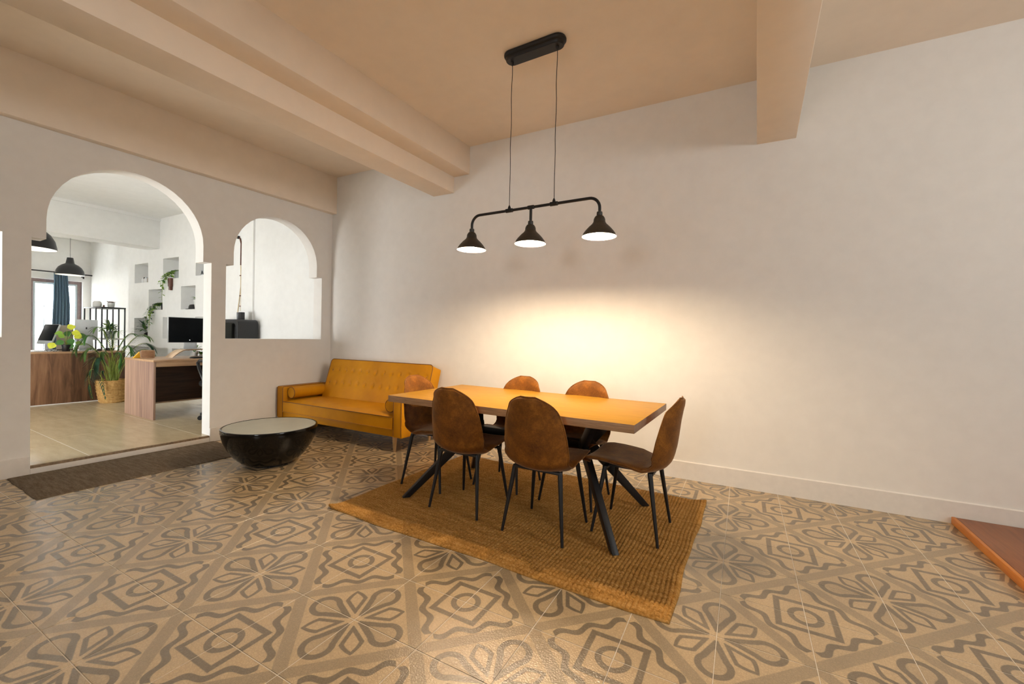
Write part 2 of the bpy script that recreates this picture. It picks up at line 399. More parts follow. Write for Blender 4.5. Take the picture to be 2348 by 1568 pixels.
for seen, dist, i, j, base, cor in cells:
    ei, ej = i % 2, j % 2
    k = {(0, 0): 0, (1, 0): 1, (1, 1): 2, (0, 1): 3}[(ei, ej)]        # which corner carries the flower
    org = cor[k]; rz = TROT + k * PI / 2
    ca, sa = math.cos(rz), math.sin(rz)
    def loc2(n, d):             # world half plane into tile coordinates
        return (n[0]*ca + n[1]*sa, -n[0]*sa + n[1]*ca), d - n[0]*org.x - n[1]*org.y
    poly = [(GAP, GAP), (TS-GAP, GAP), (TS-GAP, TS-GAP), (GAP, TS-GAP)]; cut = False
    for n_, d_ in (((-1, 0), 0.0), ((BN.x, BN.y), 0.0), ((1, 0), XR), ((0, -1), -YF)):
        ln, ld = loc2(n_, d_); q = clip(poly, ln, ld)
        if q != poly: cut = True
        poly = q
        if len(poly) < 3: break
    if len(poly) < 3: continue
    if nt < 300:
        me = slab(poly).mesh('tile', 'tile', smooth=0, recalc=False) if cut else full_tile
        o = bpy.data.objects.new('tile', me); C.objects.link(o); o.parent = floor; o.location = org; o.rotation_euler = (0, 0, rz); nt += 1
    else:                       # unseen remainder: one part; same print laid out in the floor's own tile frame
        mb = slab([(org.x + px*ca - py*sa, org.y + px*sa + py*ca) for px, py in poly]); rest.add(mb.v, mb.f)
if rest.v:
    o = rest.build('tile_remainder', 'tile_far', floor, smooth=0, recalc=False); tag(o, kind='stuff')

# office floor: raised slab with big stoneware tiles
floor2 = struct(MB().box(OXL - .1, -0.02, OYF - .1, 0.6, -0.12, FO - 0.0016), 'floor', 'grout', smooth=0)
oy = [-6.10, -5.18, -4.26, -3.36, -2.45, -1.55, -0.65, 0.25]
rowk = 0
for r_ in range(len(oy) - 1):
    x1 = -0.022; off = (0.0, 0.38)[r_ % 2]; first = True
    while x1 > OXL:
        L = 1.2 if not first else (1.2 - off - 0.1); first = False
        x0 = max(OXL, x1 - L); y0, y1 = oy[r_] + .0025, oy[r_ + 1] - .0025
        n = MB(); b_ = 0.0015
        mb = slab([(x0 + .0025, y0), (x1 - .0025, y0), (x1 - .0025, y1), (x0 + .0025, y1)])
        o = mb.build('tile', 'stone', floor2, loc=(0, 0, FO), smooth=0, recalc=False); x1 -= L
# worn edge of the raised office floor and painted riser under it
struct(MB().box(-0.022, 0.0, -2.815, -1.498, 0.048, FO), 'trim_1', 'sill', bev=0.003)

# ------------------------------------------------------------------ arched partition (left wall)
def arc(cy_, cz, r, n=22): return [(cy_ + r * math.cos(PI * k / n), cz + r * math.sin(PI * k / n)) for k in range(n + 1)]
def arch_outline(y0, y1, zb, zs, in_y0, in_y1, ztop):
    r = (in_y1 - in_y0) / 2; cyc = (in_y0 + in_y1) / 2; zc = ztop - r
    a = arc(cyc, zc, r)                     # from right spring over the top to left spring
    return [(y0, zb), (y1, zb), (y1, zs), (in_y1, zs)] + a + [(in_y0, zs), (y0, zs)]
holes = [arch_outline(-2.817, -1.498, 0.048, 1.955, -2.734, -1.578, 2.702),
         arch_outline(-1.352, -0.150, 1.132, 1.966, -1.274, -0.228, 2.633),
         arch_outline(-4.17, -2.972, 1.132, 1.966, -4.09, -3.05, 2.633)]
def extruded_wall(name, outer, hs, mat, thick, origin, ex, ez=Vector((0, 0, 1)), nrm=None):
    """fills a 2-D outline with holes via a filled curve and gives it thickness along nrm (behind the face)"""
    cu = bpy.data.curves.new(name, 'CURVE'); cu.dimensions = '2D'; cu.fill_mode = 'BOTH'; cu.extrude = thick / 2
    for pl in [outer] + hs:
        sp = cu.splines.new('POLY'); sp.points.add(len(pl) - 1); sp.use_cyclic_u = True
        for p_, (a_, b_) in zip(sp.points, pl): p_.co = (a_, b_, 0, 1)
    tmp = bpy.data.objects.new(name, cu); C.objects.link(tmp)
    me = bpy.data.meshes.new_from_object(tmp.evaluated_get(bpy.context.evaluated_depsgraph_get()))
    bpy.data.objects.remove(tmp); bpy.data.curves.remove(cu)
    o_ = origin + nrm * (thick / 2)
    me.transform(Matrix(((ex.x, ez.x, nrm.x, o_.x), (ex.y, ez.y, nrm.y, o_.y), (ex.z, ez.z, nrm.z, o_.z), (0, 0, 0, 1))))
    bm = bmesh.new(); bm.from_mesh(me); bmesh.ops.remove_doubles(bm, verts=bm.verts, dist=0.0005); bmesh.ops.recalc_face_normals(bm, faces=bm.faces)
    bm.to_mesh(me); bm.free(); me.name = name
    me.shade_smooth(); me.set_sharp_from_angle(angle=math.radians(30))
    me.materials.clear(); me.materials.append(M[mat])
    o = bpy.data.objects.new(name, me); C.objects.link(o); o['kind'] = 'structure'; return o
EY = Vector((0, 1, 0)); EX = Vector((1, 0, 0))
extruded_wall('wall_left', [(YF - .1, -0.05), (0.02, -0.05), (0.02, CEIL + .05), (YF - .1, CEIL + .05)], holes, 'wall', WT, Vector((0, 0, 0)), EY, nrm=Vector((-1, 0, 0)))
# back wall (runs on behind the partition as the office niche wall)
struct(MB().add([bp(-0.02, 0, -.05), bp(9.6, 0, -.05), bp(9.6, .25, -.05), bp(-0.02, .25, -.05), bp(-0.02, 0, CEIL + .05), bp(9.6, 0, CEIL + .05), bp(9.6, .25, CEIL + .05), bp(-0.02, .25, CEIL + .05)],
                [(0, 3, 2, 1), (4, 5, 6, 7), (0, 1, 5, 4), (1, 2, 6, 5), (2, 3, 7, 6), (3, 0, 4, 7)]), 'wall_back', 'wall', smooth=0)
# right and front walls with window openings
extruded_wall('wall_right', [(YF - .1, -.05), (0.45, -.05), (0.45, CEIL + .05), (YF - .1, CEIL + .05)], [[(-2.95, 1.84), (-1.65, 1.84), (-1.65, 2.84), (-2.95, 2.84)]], 'wall', .25, Vector((XR, 0, 0)), EY, nrm=EX)
extruded_wall('wall_front', [(-.1, -.05), (XR + .2, -.05), (XR + .2, CEIL + .05), (-.1, CEIL + .05)], [[(4.0, 1.35), (5.1, 1.35), (5.1, 2.2), (4.0, 2.2)]], 'wall', .25, Vector((0, YF, 0)), EX, nrm=Vector((0, -1, 0)))
struct(MB().box(-.01, XR + .2, YF - .1, .6, CEIL, CEIL + .15), 'ceiling', 'ceil', smooth=0)
# beams: stepped beam over the sofa, beam on the partition, beam right of the lamp, hairline board joint
EPS = .002
def beam(n, x0, x1, z0, y1f=True, mat='ceil', bev=.004):
    ya, yb_ = YF, None
    vs = []
    for z in (z0, CEIL + .01):
        vs += [(x0, YF, z), (x1, YF, z), (x1, yback(x1) + .02, z), (x0, yback(x0) + .02, z)]
    return struct(MB().add(vs, [(0, 3, 2, 1), (4, 5, 6, 7), (0, 1, 5, 4), (1, 2, 6, 5), (2, 3, 7, 6), (3, 0, 4, 7)]), n, mat, bev=bev)
beam('trim_2', -0.02, 0.085, 2.868)
beam('trim_3', 1.775, 2.072, 2.876)
beam('trim_4', 2.06, 2.285, 3.060)
beam('trim_5', 5.118, 5.388, 2.842)
# baseboards
def base_b(n, u0, u1, h, t_=.012):
    return struct(MB().add([bp(u0, -t_, 0), bp(u1, -t_, 0), bp(u1, .01, 0), bp(u0, .01, 0), bp(u0, -t_, h - .006), bp(u1, -t_, h - .006), bp(u1, -.004, h), bp(u0, -.004, h), bp(u1, .01, h), bp(u0, .01, h)],
                   [(0, 1, 5, 4), (4, 5, 6, 7), (7, 6, 8, 9), (0, 4, 7, 9, 3), (1, 2, 8, 6, 5), (0, 3, 2, 1), (2, 3, 9, 8)]), n, 'skirt', smooth=0)
base_b('baseboard_back', 0.02, 9.2, 0.156)
struct(MB().box(-.005, .011, -1.498, .0, 0, .150), 'baseboard_left', 'skirt', bev=.004)
struct(MB().box(-.005, .011, YF, -2.817, 0, .150), 'baseboard_left', 'skirt', bev=.004)
struct(MB().box(-.005, .008, -2.817, -1.498, 0, .047), 'baseboard_left', 'skirt', bev=.003)

# ------------------------------------------------------------------ office shell
NU = [(-5.985, -5.40, 2.16, 2.548), (-4.795, -4.20, 2.19, 2.583), (-3.60, -3.02, 2.20, 2.466),
      (-5.368, -4.80, 1.602, 2.008), (-4.108, -3.60, 1.60, 2.026), (-5.98, -5.39, 1.066, 1.445), (-4.785, -4.20, 1.046, 1.46), (-3.6, -3.02, 1.046, 1.46),
      (-6.12, -4.57, 0.50, 0.868), (-4.42, -3.60, 0.50, 0.864)]
ND = 0.30
def niche_wall():
    u0, u1, z0, z1 = -6.25, -0.10, -0.05, CEIL + .05
    us = sorted({u0, u1} | {a for n in NU for a in n[:2]}); zs = sorted({z0, z1} | {a for n in NU for a in n[2:]})
    mb = MB()
    def inside(u, z): return any(a < u < b and c < z < d for a, b, c, d in NU)
    for i in range(len(us) - 1):
        for j in range(len(zs) - 1):
            if not inside((us[i] + us[i+1]) / 2, (zs[j] + zs[j+1]) / 2):
                mb.add([bp(us[i], 0, zs[j]), bp(us[i+1], 0, zs[j]), bp(us[i+1], 0, zs[j+1]), bp(us[i], 0, zs[j+1])], [(0, 1, 2, 3)])
    for a, b, c, d in NU:
        f0 = [bp(a, 0, c), bp(b, 0, c), bp(b, 0, d), bp(a, 0, d)]; f1 = [bp(a, ND, c), bp(b, ND, c), bp(b, ND, d), bp(a, ND, d)]
        mb.add(f0 + f1, [(4, 5, 6, 7), (0, 4, 7, 3), (1, 2, 6, 5), (3, 7, 6, 2), (0, 1, 5, 4)])
    k = .45
    mb.add([bp(u0, 0, z0), bp(u0, 0, z1), bp(u0, k, z1), bp(u0, k, z0), bp(u1, 0, z0), bp(u1, 0, z1), bp(u1, k, z1), bp(u1, k, z0)], [(0, 1, 2, 3), (4, 7, 6, 5), (3, 2, 6, 7), (1, 5, 6, 2)])
    return struct(mb, 'wall_office_back', 'wall_office', smooth=0, recalc=False)
niche_wall()
struct(MB().add([bp(-9.6, .36, -.05), bp(-6.2, .36, -.05), bp(-6.2, .56, -.05), bp(-9.6, .56, -.05), bp(-9.6, .36, CEIL+.05), bp(-6.2, .36, CEIL+.05), bp(-6.2, .56, CEIL+.05), bp(-9.6, .56, CEIL+.05)],
                [(0, 3, 2, 1), (4, 5, 6, 7), (0, 1, 5, 4), (1, 2, 6, 5), (2, 3, 7, 6), (3, 0, 4, 7)]), 'wall_office_corner', 'wall_office', smooth=0)
# shallow pilaster seen through the second arch
struct(MB().add([bp(-2.13, -.03, FO), bp(-1.81, -.03, FO), bp(-1.81, .01, FO), bp(-2.13, .01, FO), bp(-2.13, -.03, CEIL), bp(-1.81, -.03, CEIL), bp(-1.81, .01, CEIL), bp(-2.13, .01, CEIL)],
                [(0, 3, 2, 1), (4, 5, 6, 7), (0, 1, 5, 4), (1, 2, 6, 5), (2, 3, 7, 6), (3, 0, 4, 7)]), 'trim_6', 'wall_office', bev=.004)
WY0, WY1, WZ1 = -2.645, -0.105, 2.36  # unseen bays added on the left to brighten the floor reflection
extruded_wall('wall_office_end', [(OYF - .1, -.05), (0.6, -.05), (0.6, CEIL + .05), (OYF - .1, CEIL + .05)],
              [[(WY0, FO + .02), (WY1, FO + .02), (WY1, WZ1), (WY0, WZ1)]], 'wall_office', .25, Vector((OXL, 0, 0)), EY, nrm=Vector((-1, 0, 0)))
extruded_wall('wall_office_front', [(OXL - .2, -.05), (-.02, -.05), (-.02, CEIL + .05), (OXL - .2, CEIL + .05)], [[(-2.6, .15), (-.6, .15), (-.6, 1.75), (-2.6, 1.75)]], 'wall_office', .25, Vector((0, OYF, 0)), EX, nrm=Vector((0, -1, 0)))
struct(MB().box(OXL - .3, -.012, OYF - .3, .7, CEIL, CEIL + .15), 'ceiling', 'wall_office', smooth=0)
struct(MB().box(-5.35, -4.93, OYF, yback(-5) + .01, 2.79, CEIL + .01), 'trim_7', 'wall_office', bev=.006)
struct(MB().box(-4.945, -4.905, OYF, yback(-5) + .01, CEIL - .055, CEIL + .01), 'trim_8', 'wall_office', bev=.006)

# french window at the end of the office
win = tag(bpy.data.objects.new('window_1', None), kind='structure'); C.objects.link(win); win.location = (OXL, 0, 0)
fx0, fx1 = -.16, -.08
fr = MB()
for a, b, c, d in ((WY0, WY0 + .06, FO + .02, WZ1), (WY1 - .07, WY1, FO + .02, WZ1), (WY0 + .06, WY1 - .07, WZ1 - .07, WZ1), (WY0 + .06, WY1 - .07, FO + .02, FO + .12)): fr.box(fx0, fx1, a, b, c, d)
fr.build('window_frame', 'win_wood', win, bev=.005)
fr2 = MB().box(fx0, fx1, -.985, -.925, FO + .12, WZ1 - .07).box(fx0, fx1, -1.82, -1.76, FO + .12, WZ1 - .07).build('window_post', 'win_wood', win, bev=.005)
for y0, y1 in ((WY0 + .06, -2.20), (-2.20, -1.82), (-1.76, -1.37), (-1.37, -.985), (-.925, -.55), (-.55, WY1 - .07)):
    sash = MB(); s_ = .042
    for a, b, c, d in ((y0, y0 + s_, FO + .12, WZ1 - .07), (y1 - s_, y1, FO + .12, WZ1 - .07), (y0 + s_, y1 - s_, WZ1 - .115, WZ1 - .07), (y0 + s_, y1 - s_, FO + .12, FO + .2)): sash.box(-.15, -.10, a, b, c, d)
    so = sash.build('sash', 'win_metal', win, bev=.004)
    MB().box(-.127, -.123, y0 + s_, y1 - s_, FO + .2, WZ1 - .115).build('pane', 'glass', so, smooth=0)
    MB().box(-.135, -.115, (y0 + y1) / 2 - .007, (y0 + y1) / 2 + .007, FO + .2, 1.72).box(-.135, -.115, y0 + s_, y1 - s_, 1.713, 1.727).build('muntin', 'win_metal', so, smooth=0)
# balcony parapet outside
bal = thing('balcony_rail', 'pale balcony railing outside the office window', 'railing', (OXL - 1.2, -0.5, 0))
MB().box(-.04, .04, -3, 3, -.1, .55).build('parapet', 'balcony', bal, smooth=0)
MB().tube([(0, -3, 1.0), (0, 3, 1.0)], .02, 8).build('handrail', 'win_metal', bal)
pm = MB().tube([(0, 0, .5), (0, 0, 1.0)], .012, 6).mesh('baluster', 'win_metal')
for k in range(30): place_mesh('baluster', pm, bal, (0, -2.9 + k * .2, 0))

# ------------------------------------------------------------------ rugs
import numpy as np
def rug(name, label, cat, x0, x1, y0, y1, mat, rib, bead, hgt, th, curl=(), wob=.006, res=(360, 250), edge=.014):
    """woven rug: ribs run along y (pitch rib), each rib a row of plump beads (pitch bead)"""
    nx, ny = res; W_, H_ = x1 - x0, y1 - y0; rnd = np.random.RandomState(3)
    u, v = np.meshgrid(np.linspace(0, 1, nx + 1), np.linspace(0, 1, ny + 1)); x = u * W_; y = v * H_
    jit = .25 * rib * np.sin(y * 9 + 2 * np.sin(x * 5)); row = np.floor((x + jit) / rib)
    jr = rnd.rand(4000)[(row.astype(int) % 4000)]
    wv = np.abs(np.sin(PI * (x + jit) / rib)) ** .6 * (.45 + .55 * np.abs(np.sin(PI * (y / bead + .5 * (row % 2) + .3 * jr))) ** .7) * (.8 + .4 * jr)
    z = th - hgt + hgt * np.minimum(wv, 1.1)
    e = np.minimum(np.minimum(u, 1 - u) * W_, np.minimum(v, 1 - v) * H_)
    z = np.where(e < edge, z * (.25 + .75 * np.sqrt(np.clip(e / edge, 0, 1))), z)
    for (cx_, cy_, rad, up) in curl:
        d = np.hypot(x - cx_ * W_, y - cy_ * H_); z = z + up * np.clip(1 - d / rad, 0, 1) ** 2
    ex = np.clip(1 - e / .25, 0, 1)
    xx = x + ex * wob * (np.sin(v * 9 + 1) + .5 * np.sin(v * 23 + 4)); yy = y + ex * wob * (np.sin(u * 11 + 2) + .5 * np.sin(u * 27 + 5))
    vs = np.stack([xx, yy, z], -1).reshape(-1, 3).tolist(); K = nx + 1
    fs = [(j * K + i, j * K + i + 1, (j + 1) * K + i + 1, (j + 1) * K + i) for j in range(ny) for i in range(nx)]
    mb = MB(); mb.v = vs; mb.f = fs
    per = [i for i in range(nx + 1)] + [j * K + nx for j in range(1, ny + 1)] + [ny * K + i for i in range(nx - 1, -1, -1)] + [j * K for j in range(ny - 1, 0, -1)]
    o0 = len(mb.v); mb.v += [(vs[k][0], vs[k][1], max(0.0005, vs[k][2] - .012)) for k in per]; n = len(per)
    mb.f += [(per[k], o0 + k, o0 + (k + 1) % n, per[(k + 1) % n]) for k in range(n)]
    o = mb.build(name, mat, loc=(x0, y0, 0), smooth=80, recalc=False)
    return tag(o, label, cat)
rug('jute_rug', 'large golden jute rug with chunky weave under the dining table', 'rug', 2.60, 4.86, -1.93, -0.345, 'jute', .0215, .0165, .0095, .0145, curl=((0, 0, .10, .025), (1, 1, .12, .02)), res=(640, 560))
rug('runner_rug', 'narrow grey brown runner rug lying along the arched doorway step', 'rug', 0.02, 0.79, -2.945, -1.46, 'runner', .011, .009, .003, .011, wob=.003, res=(300, 500))
RUGZ = .0145

# ------------------------------------------------------------------ dining table
def dining_table():
    t = thing('dining_table', 'rectangular oak dining table with black crossed metal legs on the jute rug', 'table', (3.668, -1.056, RUGZ + .001))
    X0, X1, Y0, Y1 = -.930, .928, -.466, .464; zt, zb = .741, .693
    top = MB().box(X0, X1, Y0, Y1, zb, zt)
    me = top.mesh('tabletop', ['oak_top', 'oak_edge', 'oak_end'], smooth=30, bev=.0015)
    for p in me.polygons:
        n = p.normal; p.material_index = 0 if n.z > .7 else (2 if abs(n.x) > .7 else 1)
    place_mesh('tabletop', me, t)
    hubs = ((-.40, -.005), (.468, -.005)); hz = .475
    feet = {0: [(-.715, -.43), (-.715, .38)], 1: [(.800, -.405), (.790, .345)]}
    tops = {0: [(-.60, -.30), (-.60, .29)], 1: [(.64, -.28), (.64, .27)]}
    MB().obox((hubs[0][0], 0, hz), (hubs[1][0], 0, hz), .07, .05).build('crossbar', 'black_metal', t, bev=.002)
    for h, (hx, hy) in enumerate(hubs):
        for k in (0, 1):
            sg = -1 if k == 0 else 1
            f = feet[h][k]; a = Vector((hx, sg * .030, hz + .03)); b = Vector((f[0], f[1], 0.0))
            d = (b - a).normalized(); mb = MB().obox(a, b + d * .05, .040, .075)
            mb.v = [(x, y, max(z, 0.0)) for x, y, z in mb.v]
            mb.build('leg', 'black_metal', t, bev=.002)
            tp = tops[h][k]
            MB().obox((hx, sg * .020, hz - .02), (tp[0], tp[1], zb + .003), .040, .070).build('strut', 'black_metal', t, bev=.002)
    for h in (0, 1):
        xx = tops[h][0][0]; MB().box(xx - .05, xx + .05, -.34, .34, zb - .006, zb + .001).build('mounting_plate', 'black_metal', t, bev=.001)
    return t
dining_table()

# ------------------------------------------------------------------ chairs
PROF = [(.248, .418), (.252, .432), (.238, .444), (.19, .449), (.12, .446), (.04, .438), (-.04, .430), (-.10, .427), (-.15, .432), (-.185, .447), (-.208, .475), (-.222, .515),
        (-.232, .565), (-.241, .62), (-.250, .68), (-.260, .74), (-.269, .79), (-.277, .825), (-.282, .848), (-.284, .858)]
def prof(s):
    """resample the side profile by arc length, s in 0..1"""
    L = prof.L; tot = L[-1]; d = s * tot
    for i in range(len(L) - 1):
        if d <= L[i + 1] + 1e-9:
            k = (d - L[i]) / (L[i + 1] - L[i]); a, b = PROF[i], PROF[i + 1]
            return (a[0] + (b[0] - a[0]) * k, a[1] + (b[1] - a[1]) * k)
    return PROF[-1]
prof.L = [0.0]
for _a, _b in zip(PROF, PROF[1:]): prof.L.append(prof.L[-1] + math.hypot(_b[0] - _a[0], _b[1] - _a[1]))
def half_w(s):
    # control widths along the shell: seat front .20, seat .222, bend .205, low back .215, then a rounded top
    ctl = [(0, .170), (.04, .200), (.12, .217), (.26, .222), (.38, .214), (.46, .208), (.55, .214), (.64, .212), (.74, .203), (.83, .186), (.89, .166), (.94, .138), (.97, .106), (.99, .072), (1, .046)]
    for i in range(len(ctl) - 1):
        (s0, w0), (s1, w1) = ctl[i], ctl[i + 1]
        if s <= s1:                                 # monotone-ish Hermite through the control widths
            k = (s - s0) / (s1 - s0); h = s1 - s0
            m0 = (w1 - ctl[i - 1][1]) / (s1 - ctl[i - 1][0]) if i else (w1 - w0) / h
            m1 = (ctl[i + 2][1] - w0) / (ctl[i + 2][0] - s0) if i + 2 < len(ctl) else (w1 - w0) / h
            return (2*k**3 - 3*k*k + 1) * w0 + (k**3 - 2*k*k + k) * h * m0 + (-2*k**3 + 3*k*k) * w1 + (k**3 - k*k) * h * m1
    return ctl[-1][1]
def shell_mesh():
    NS, NU_ = 72, 22; cen = []; nor = []
    for i in range(NS + 1):
        s = (i / NS); p = prof(s); a = prof(max(0, s - .015)); b = prof(min(1, s + .015))
        ty, tz = b[0] - a[0], b[1] - a[1]; L = math.hypot(ty, tz); cen.append(p); nor.append((tz / L, -ty / L))
    # nor points to the sitter side (up on the seat, forward on the back)
    vs = []
    rim = []
    def pt(i, u, side):
        s = i / NS; p = cen[i]; n = nor[i]
        if n[1] < -.2: n = (-n[0], -n[1])
        w_ = half_w(s); x = u * w_
        back = min(1, max(0, (s - .40) / .18)); seat = min(1, max(0, (.42 - s) / .1))
        cup = (.062 * back * (1 - .35 * max(0, (s - .7) / .3)) + .020 * seat) * abs(u) ** 2.2
        crown = (.030 + .012 * max(0, min(1, (s - .5) / .15))) * (1 - abs(u) ** 2.4) ** .5 * max(.80, math.sin(PI * min(1, max(0.0, (s * .96 + .02)))) ** .35)
        crown *= (.62 + .38 * min(1, (1 - s) / .05) ** .6) if s > .95 else 1
        off = crown * (.62 if side > 0 else -(.74 + .50 * max(0.0, min(1.0, (.62 - s) / .2))))
        if s > .9: cup *= max(0.15, (1 - s) / .1)
        return (x, p[0] + n[0] * (cup + off), p[1] + n[1] * (cup + off))
    top = [[pt(i, -1 + 2 * k / NU_, 1) for k in range(NU_ + 1)] for i in range(NS + 1)]
    bot = [[pt(i, -1 + 2 * k / NU_, -1) for k in range(NU_ + 1)] for i in range(NS + 1)]
    idx = {}; mb = MB()
    def vid(i, k, side):
        edge = k in (0, NU_) or i in (0, NS)
        key = (i, k, 0 if edge else side)
        if key not in idx:
            q = top[i][k] if side > 0 else bot[i][k]
            if edge: a, b = top[i][k], bot[i][k]; q = tuple((a[j] + b[j]) / 2 for j in range(3))
            idx[key] = len(mb.v); mb.v.append(q)
        return idx[key]
    for i in range(NS):
        for k in range(NU_):
            mb.f.append((vid(i, k, 1), vid(i, k + 1, 1), vid(i + 1, k + 1, 1), vid(i + 1, k, 1)))
            mb.f.append((vid(i, k, -1), vid(i + 1, k, -1), vid(i + 1, k + 1, -1), vid(i, k + 1, -1)))
    rimp = [mb.v[vid(i, 0, 1)] for i in range(NS + 1)] + [mb.v[vid(NS, k, 1)] for k in range(1, NU_)] + [mb.v[vid(i, NU_, 1)] for i in range(NS, -1, -1)] + [mb.v[vid(0, k, 1)] for k in range(NU_ - 1, 0, -1)]
    return mb, rimp
def make_chair():
    t = thing('dining_chair', 'x', 'chair', (0, 0, 0), 0, 'brown suede chairs around the dining table')
    mb, rimp = shell_mesh()
    sh = mb.build('seat_shell', 'suede', t, smooth=75)
    MB().tube(rimp, .0042, 6, closed=True).build('seam_piping', 'suede', sh, smooth=60)
    for sx in (-1, 1):
        for sy, ty in ((1, .20), (-1, -.20)):
            MB().tube([(sx * .150, ty * .68, .405), (sx * .155, ty * .70, .385), (sx * .2025, ty, 0)], [.0150, .0150, .0085], 12).build('leg', 'black_metal', t)
    fm = MB()
    for sy in (-1, 1): fm.box(-.155, .155, sy * .138 - .016, sy * .138 + .016, .392, .408)
    for sx in (-1, 1): fm.box(sx * .10 - .014, sx * .10 + .014, -.13, .13, .398, .410)
    fm.build('seat_frame', 'black_metal', t, bev=.003)
    return t
chair = make_chair()
CH = [((3.400, -1.360), 0, 'brown suede chair, back to the viewer, left one on the near side of the table'),
      ((4.017, -1.390), 0, 'brown suede chair, back to the viewer, right one on the near side of the table'),
      ((4.490, -1.092), 90, 'brown suede chair seen side on at the right end of the table'),
      ((3.398, -0.826), 180, 'brown suede chair on the wall side of the table, the left of two there'),
      ((3.990, -0.822), 180, 'brown suede chair on the wall side of the table, the right of two there'),
      ((2.903, -1.128), -90, 'brown suede chair at the left end of the table, in front of the mustard sofa')]
for n, ((x, y), a, lab) in enumerate(CH):
    c = chair if n == 0 else copy_tree(chair)
    c.location = (x, y, RUGZ + .001); c.rotation_euler = (0, 0, math.radians(a)); c['label'] = lab

# ------------------------------------------------------------------ pendant lamp over the table
def pendant():
    px, py = 3.680, -1.045
    t = thing('pendant_lamp', 'black three shade pendant lamp on a bar hanging over the dining table', 'lamp', (px, py, CEIL))
    def stad(hl, r, n=12): return [(hl + r * math.cos(-PI/2 + PI*k/n), r * math.sin(-PI/2 + PI*k/n)) for k in range(n + 1)] + [(-hl + r * math.cos(PI/2 + PI*k/n), r * math.sin(PI/2 + PI*k/n)) for k in range(n + 1)]
    mb = MB(); tiers = [(.062, 0.0), (.066, -.008), (.066, -.018), (.060, -.028), (.052, -.032), (.050, -.050), (.044, -.056)]
    rings = [[(x, y, z) for x, y in stad(.185, r)] for r, z in tiers]; n = len(rings[0])
    for r in rings: mb.v += r
    for i in range(len(rings) - 1): mb.f += [(i * n + k, i * n + (k + 1) % n, (i + 1) * n + (k + 1) % n, (i + 1) * n + k) for k in range(n)]
    mb.f += [tuple(range(n)), tuple((len(rings) - 1) * n + k for k in range(n))[::-1]]
    mb.build('canopy', 'black_metal', t, smooth=40)
    zb = 2.187 - CEIL; ez = 2.083 - CEIL
    for sx in (-.187, .187):
        pts = [(sx + .002 * math.sin(k * 1.7 + sx), .002 * math.cos(k * 1.3), -.055 + (zb + .055) * k / 12) for k in range(13)]
        c = MB().tube(pts, .0028, 6).build('cord', 'black_metal', t)
        MB().lathe([(.012, -.052), (.010, -.075), (.004, -.085)], (sx, 0, 0), 12, True, True).build('cord_grip', 'black_metal', c)
    ends = (-.535, .530); rb = .075; pts = []
    pts += [(ends[0], 0, ez), (ends[0], 0, zb - rb)]
    for k in range(1, 9): a = PI - PI/2*k/8; pts.append((ends[0] + rb + rb*math.cos(a), 0, zb - rb + rb*math.sin(a)))
    for k in range(0, 9): a = PI/2 - PI/2*k/8; pts.append((ends[1] - rb + rb*math.cos(a), 0, zb - rb + rb*math.sin(a)))
    pts += [(ends[1], 0, ez)]
    bar = MB().tube(pts, .0105, 12).build('bar', 'black_metal', t)
    for sx in (-.187, .187):
        MB().tube([(sx - .032, 0, zb), (sx - .028, 0, zb), (sx + .028, 0, zb), (sx + .032, 0, zb)], [.011, .0155, .0155, .011], 12).build('joint', 'black_metal', bar)
        MB().lathe([(.013, .008), (.011, .024), (.004, .040)], (sx, 0, zb), 12, True, True).build('joint', 'black_metal', bar)
    MB().tube([(-.027, 0, zb), (-.024, 0, zb), (.024, 0, zb), (.027, 0, zb)], [.011, .0150, .0150, .011], 12).build('joint', 'black_metal', bar)
    MB().tube([(0, 0, zb), (0, 0, ez)], .0105, 12).build('stem', 'black_metal', bar)
    outer = [(.012, .004), (.019, .000), (.020, -.018), (.0185, -.024), (.027, -.028), (.035, -.040), (.039, -.052), (.0395, -.062), (.042, -.071), (.050, -.083), (.072, -.103), (.095, -.129), (.109, -.149), (.1145, -.163), (.116, -.168)]
    inner = [(.1145, -.167), (.111, -.161), (.105, -.148), (.091, -.128), (.068, -.102), (.050, -.086), (.040, -.074), (.036, -.05)]
    om = MB().lathe(outer, n=36, cap0=True).mesh('lamp_shade', 'shade_out', smooth=40)
    im = MB().lathe(inner, n=36, cap1=True).mesh('shade_lining', 'shade_in', smooth=40)
    sph = [(.0001, .031)] + [(.031 * math.sin(PI * k / 12), .031 * math.cos(PI * k / 12)) for k in range(1, 12)] + [(.0001, -.031)]
    bm_ = MB().lathe(sph, n=20).mesh('bulb', 'bulb', smooth=60)
    for sx in (ends[0], 0, ends[1]):
        s_ = place_mesh('lamp_shade', om, t, (sx, 0, ez)); place_mesh('shade_lining', im, s_); place_mesh('bulb', bm_, s_, (0, 0, -.121))
pendant()

# ------------------------------------------------------------------ coffee table
ct = thing('coffee_table', 'glossy black bowl shaped coffee table with grey glass top', 'coffee table', (1.255, -1.555, 0))
MB().lathe([(.155, 0.012), (.195, .014), (.245, .040), (.300, .095), (.345, .165), (.376, .235), (.392, .300), (.396, .318), (.397, .342), (.394, .350), (.385, .352), (.381, .349), (.381, .335)], n=64, cap0=True).build('body', 'black_gloss', ct, smooth=40)
MB().lathe([(.3805, .334), (.3805, .347), (.378, .349), (.0001, .349)], n=64).build('glass_top', 'frost', ct, smooth=30)
MB().lathe([(.150, 0), (.170, 0), (.172, .014), (.150, .014)], n=40, cap0=True, cap1=True).build('base_ring', 'black_metal', ct, smooth=30)

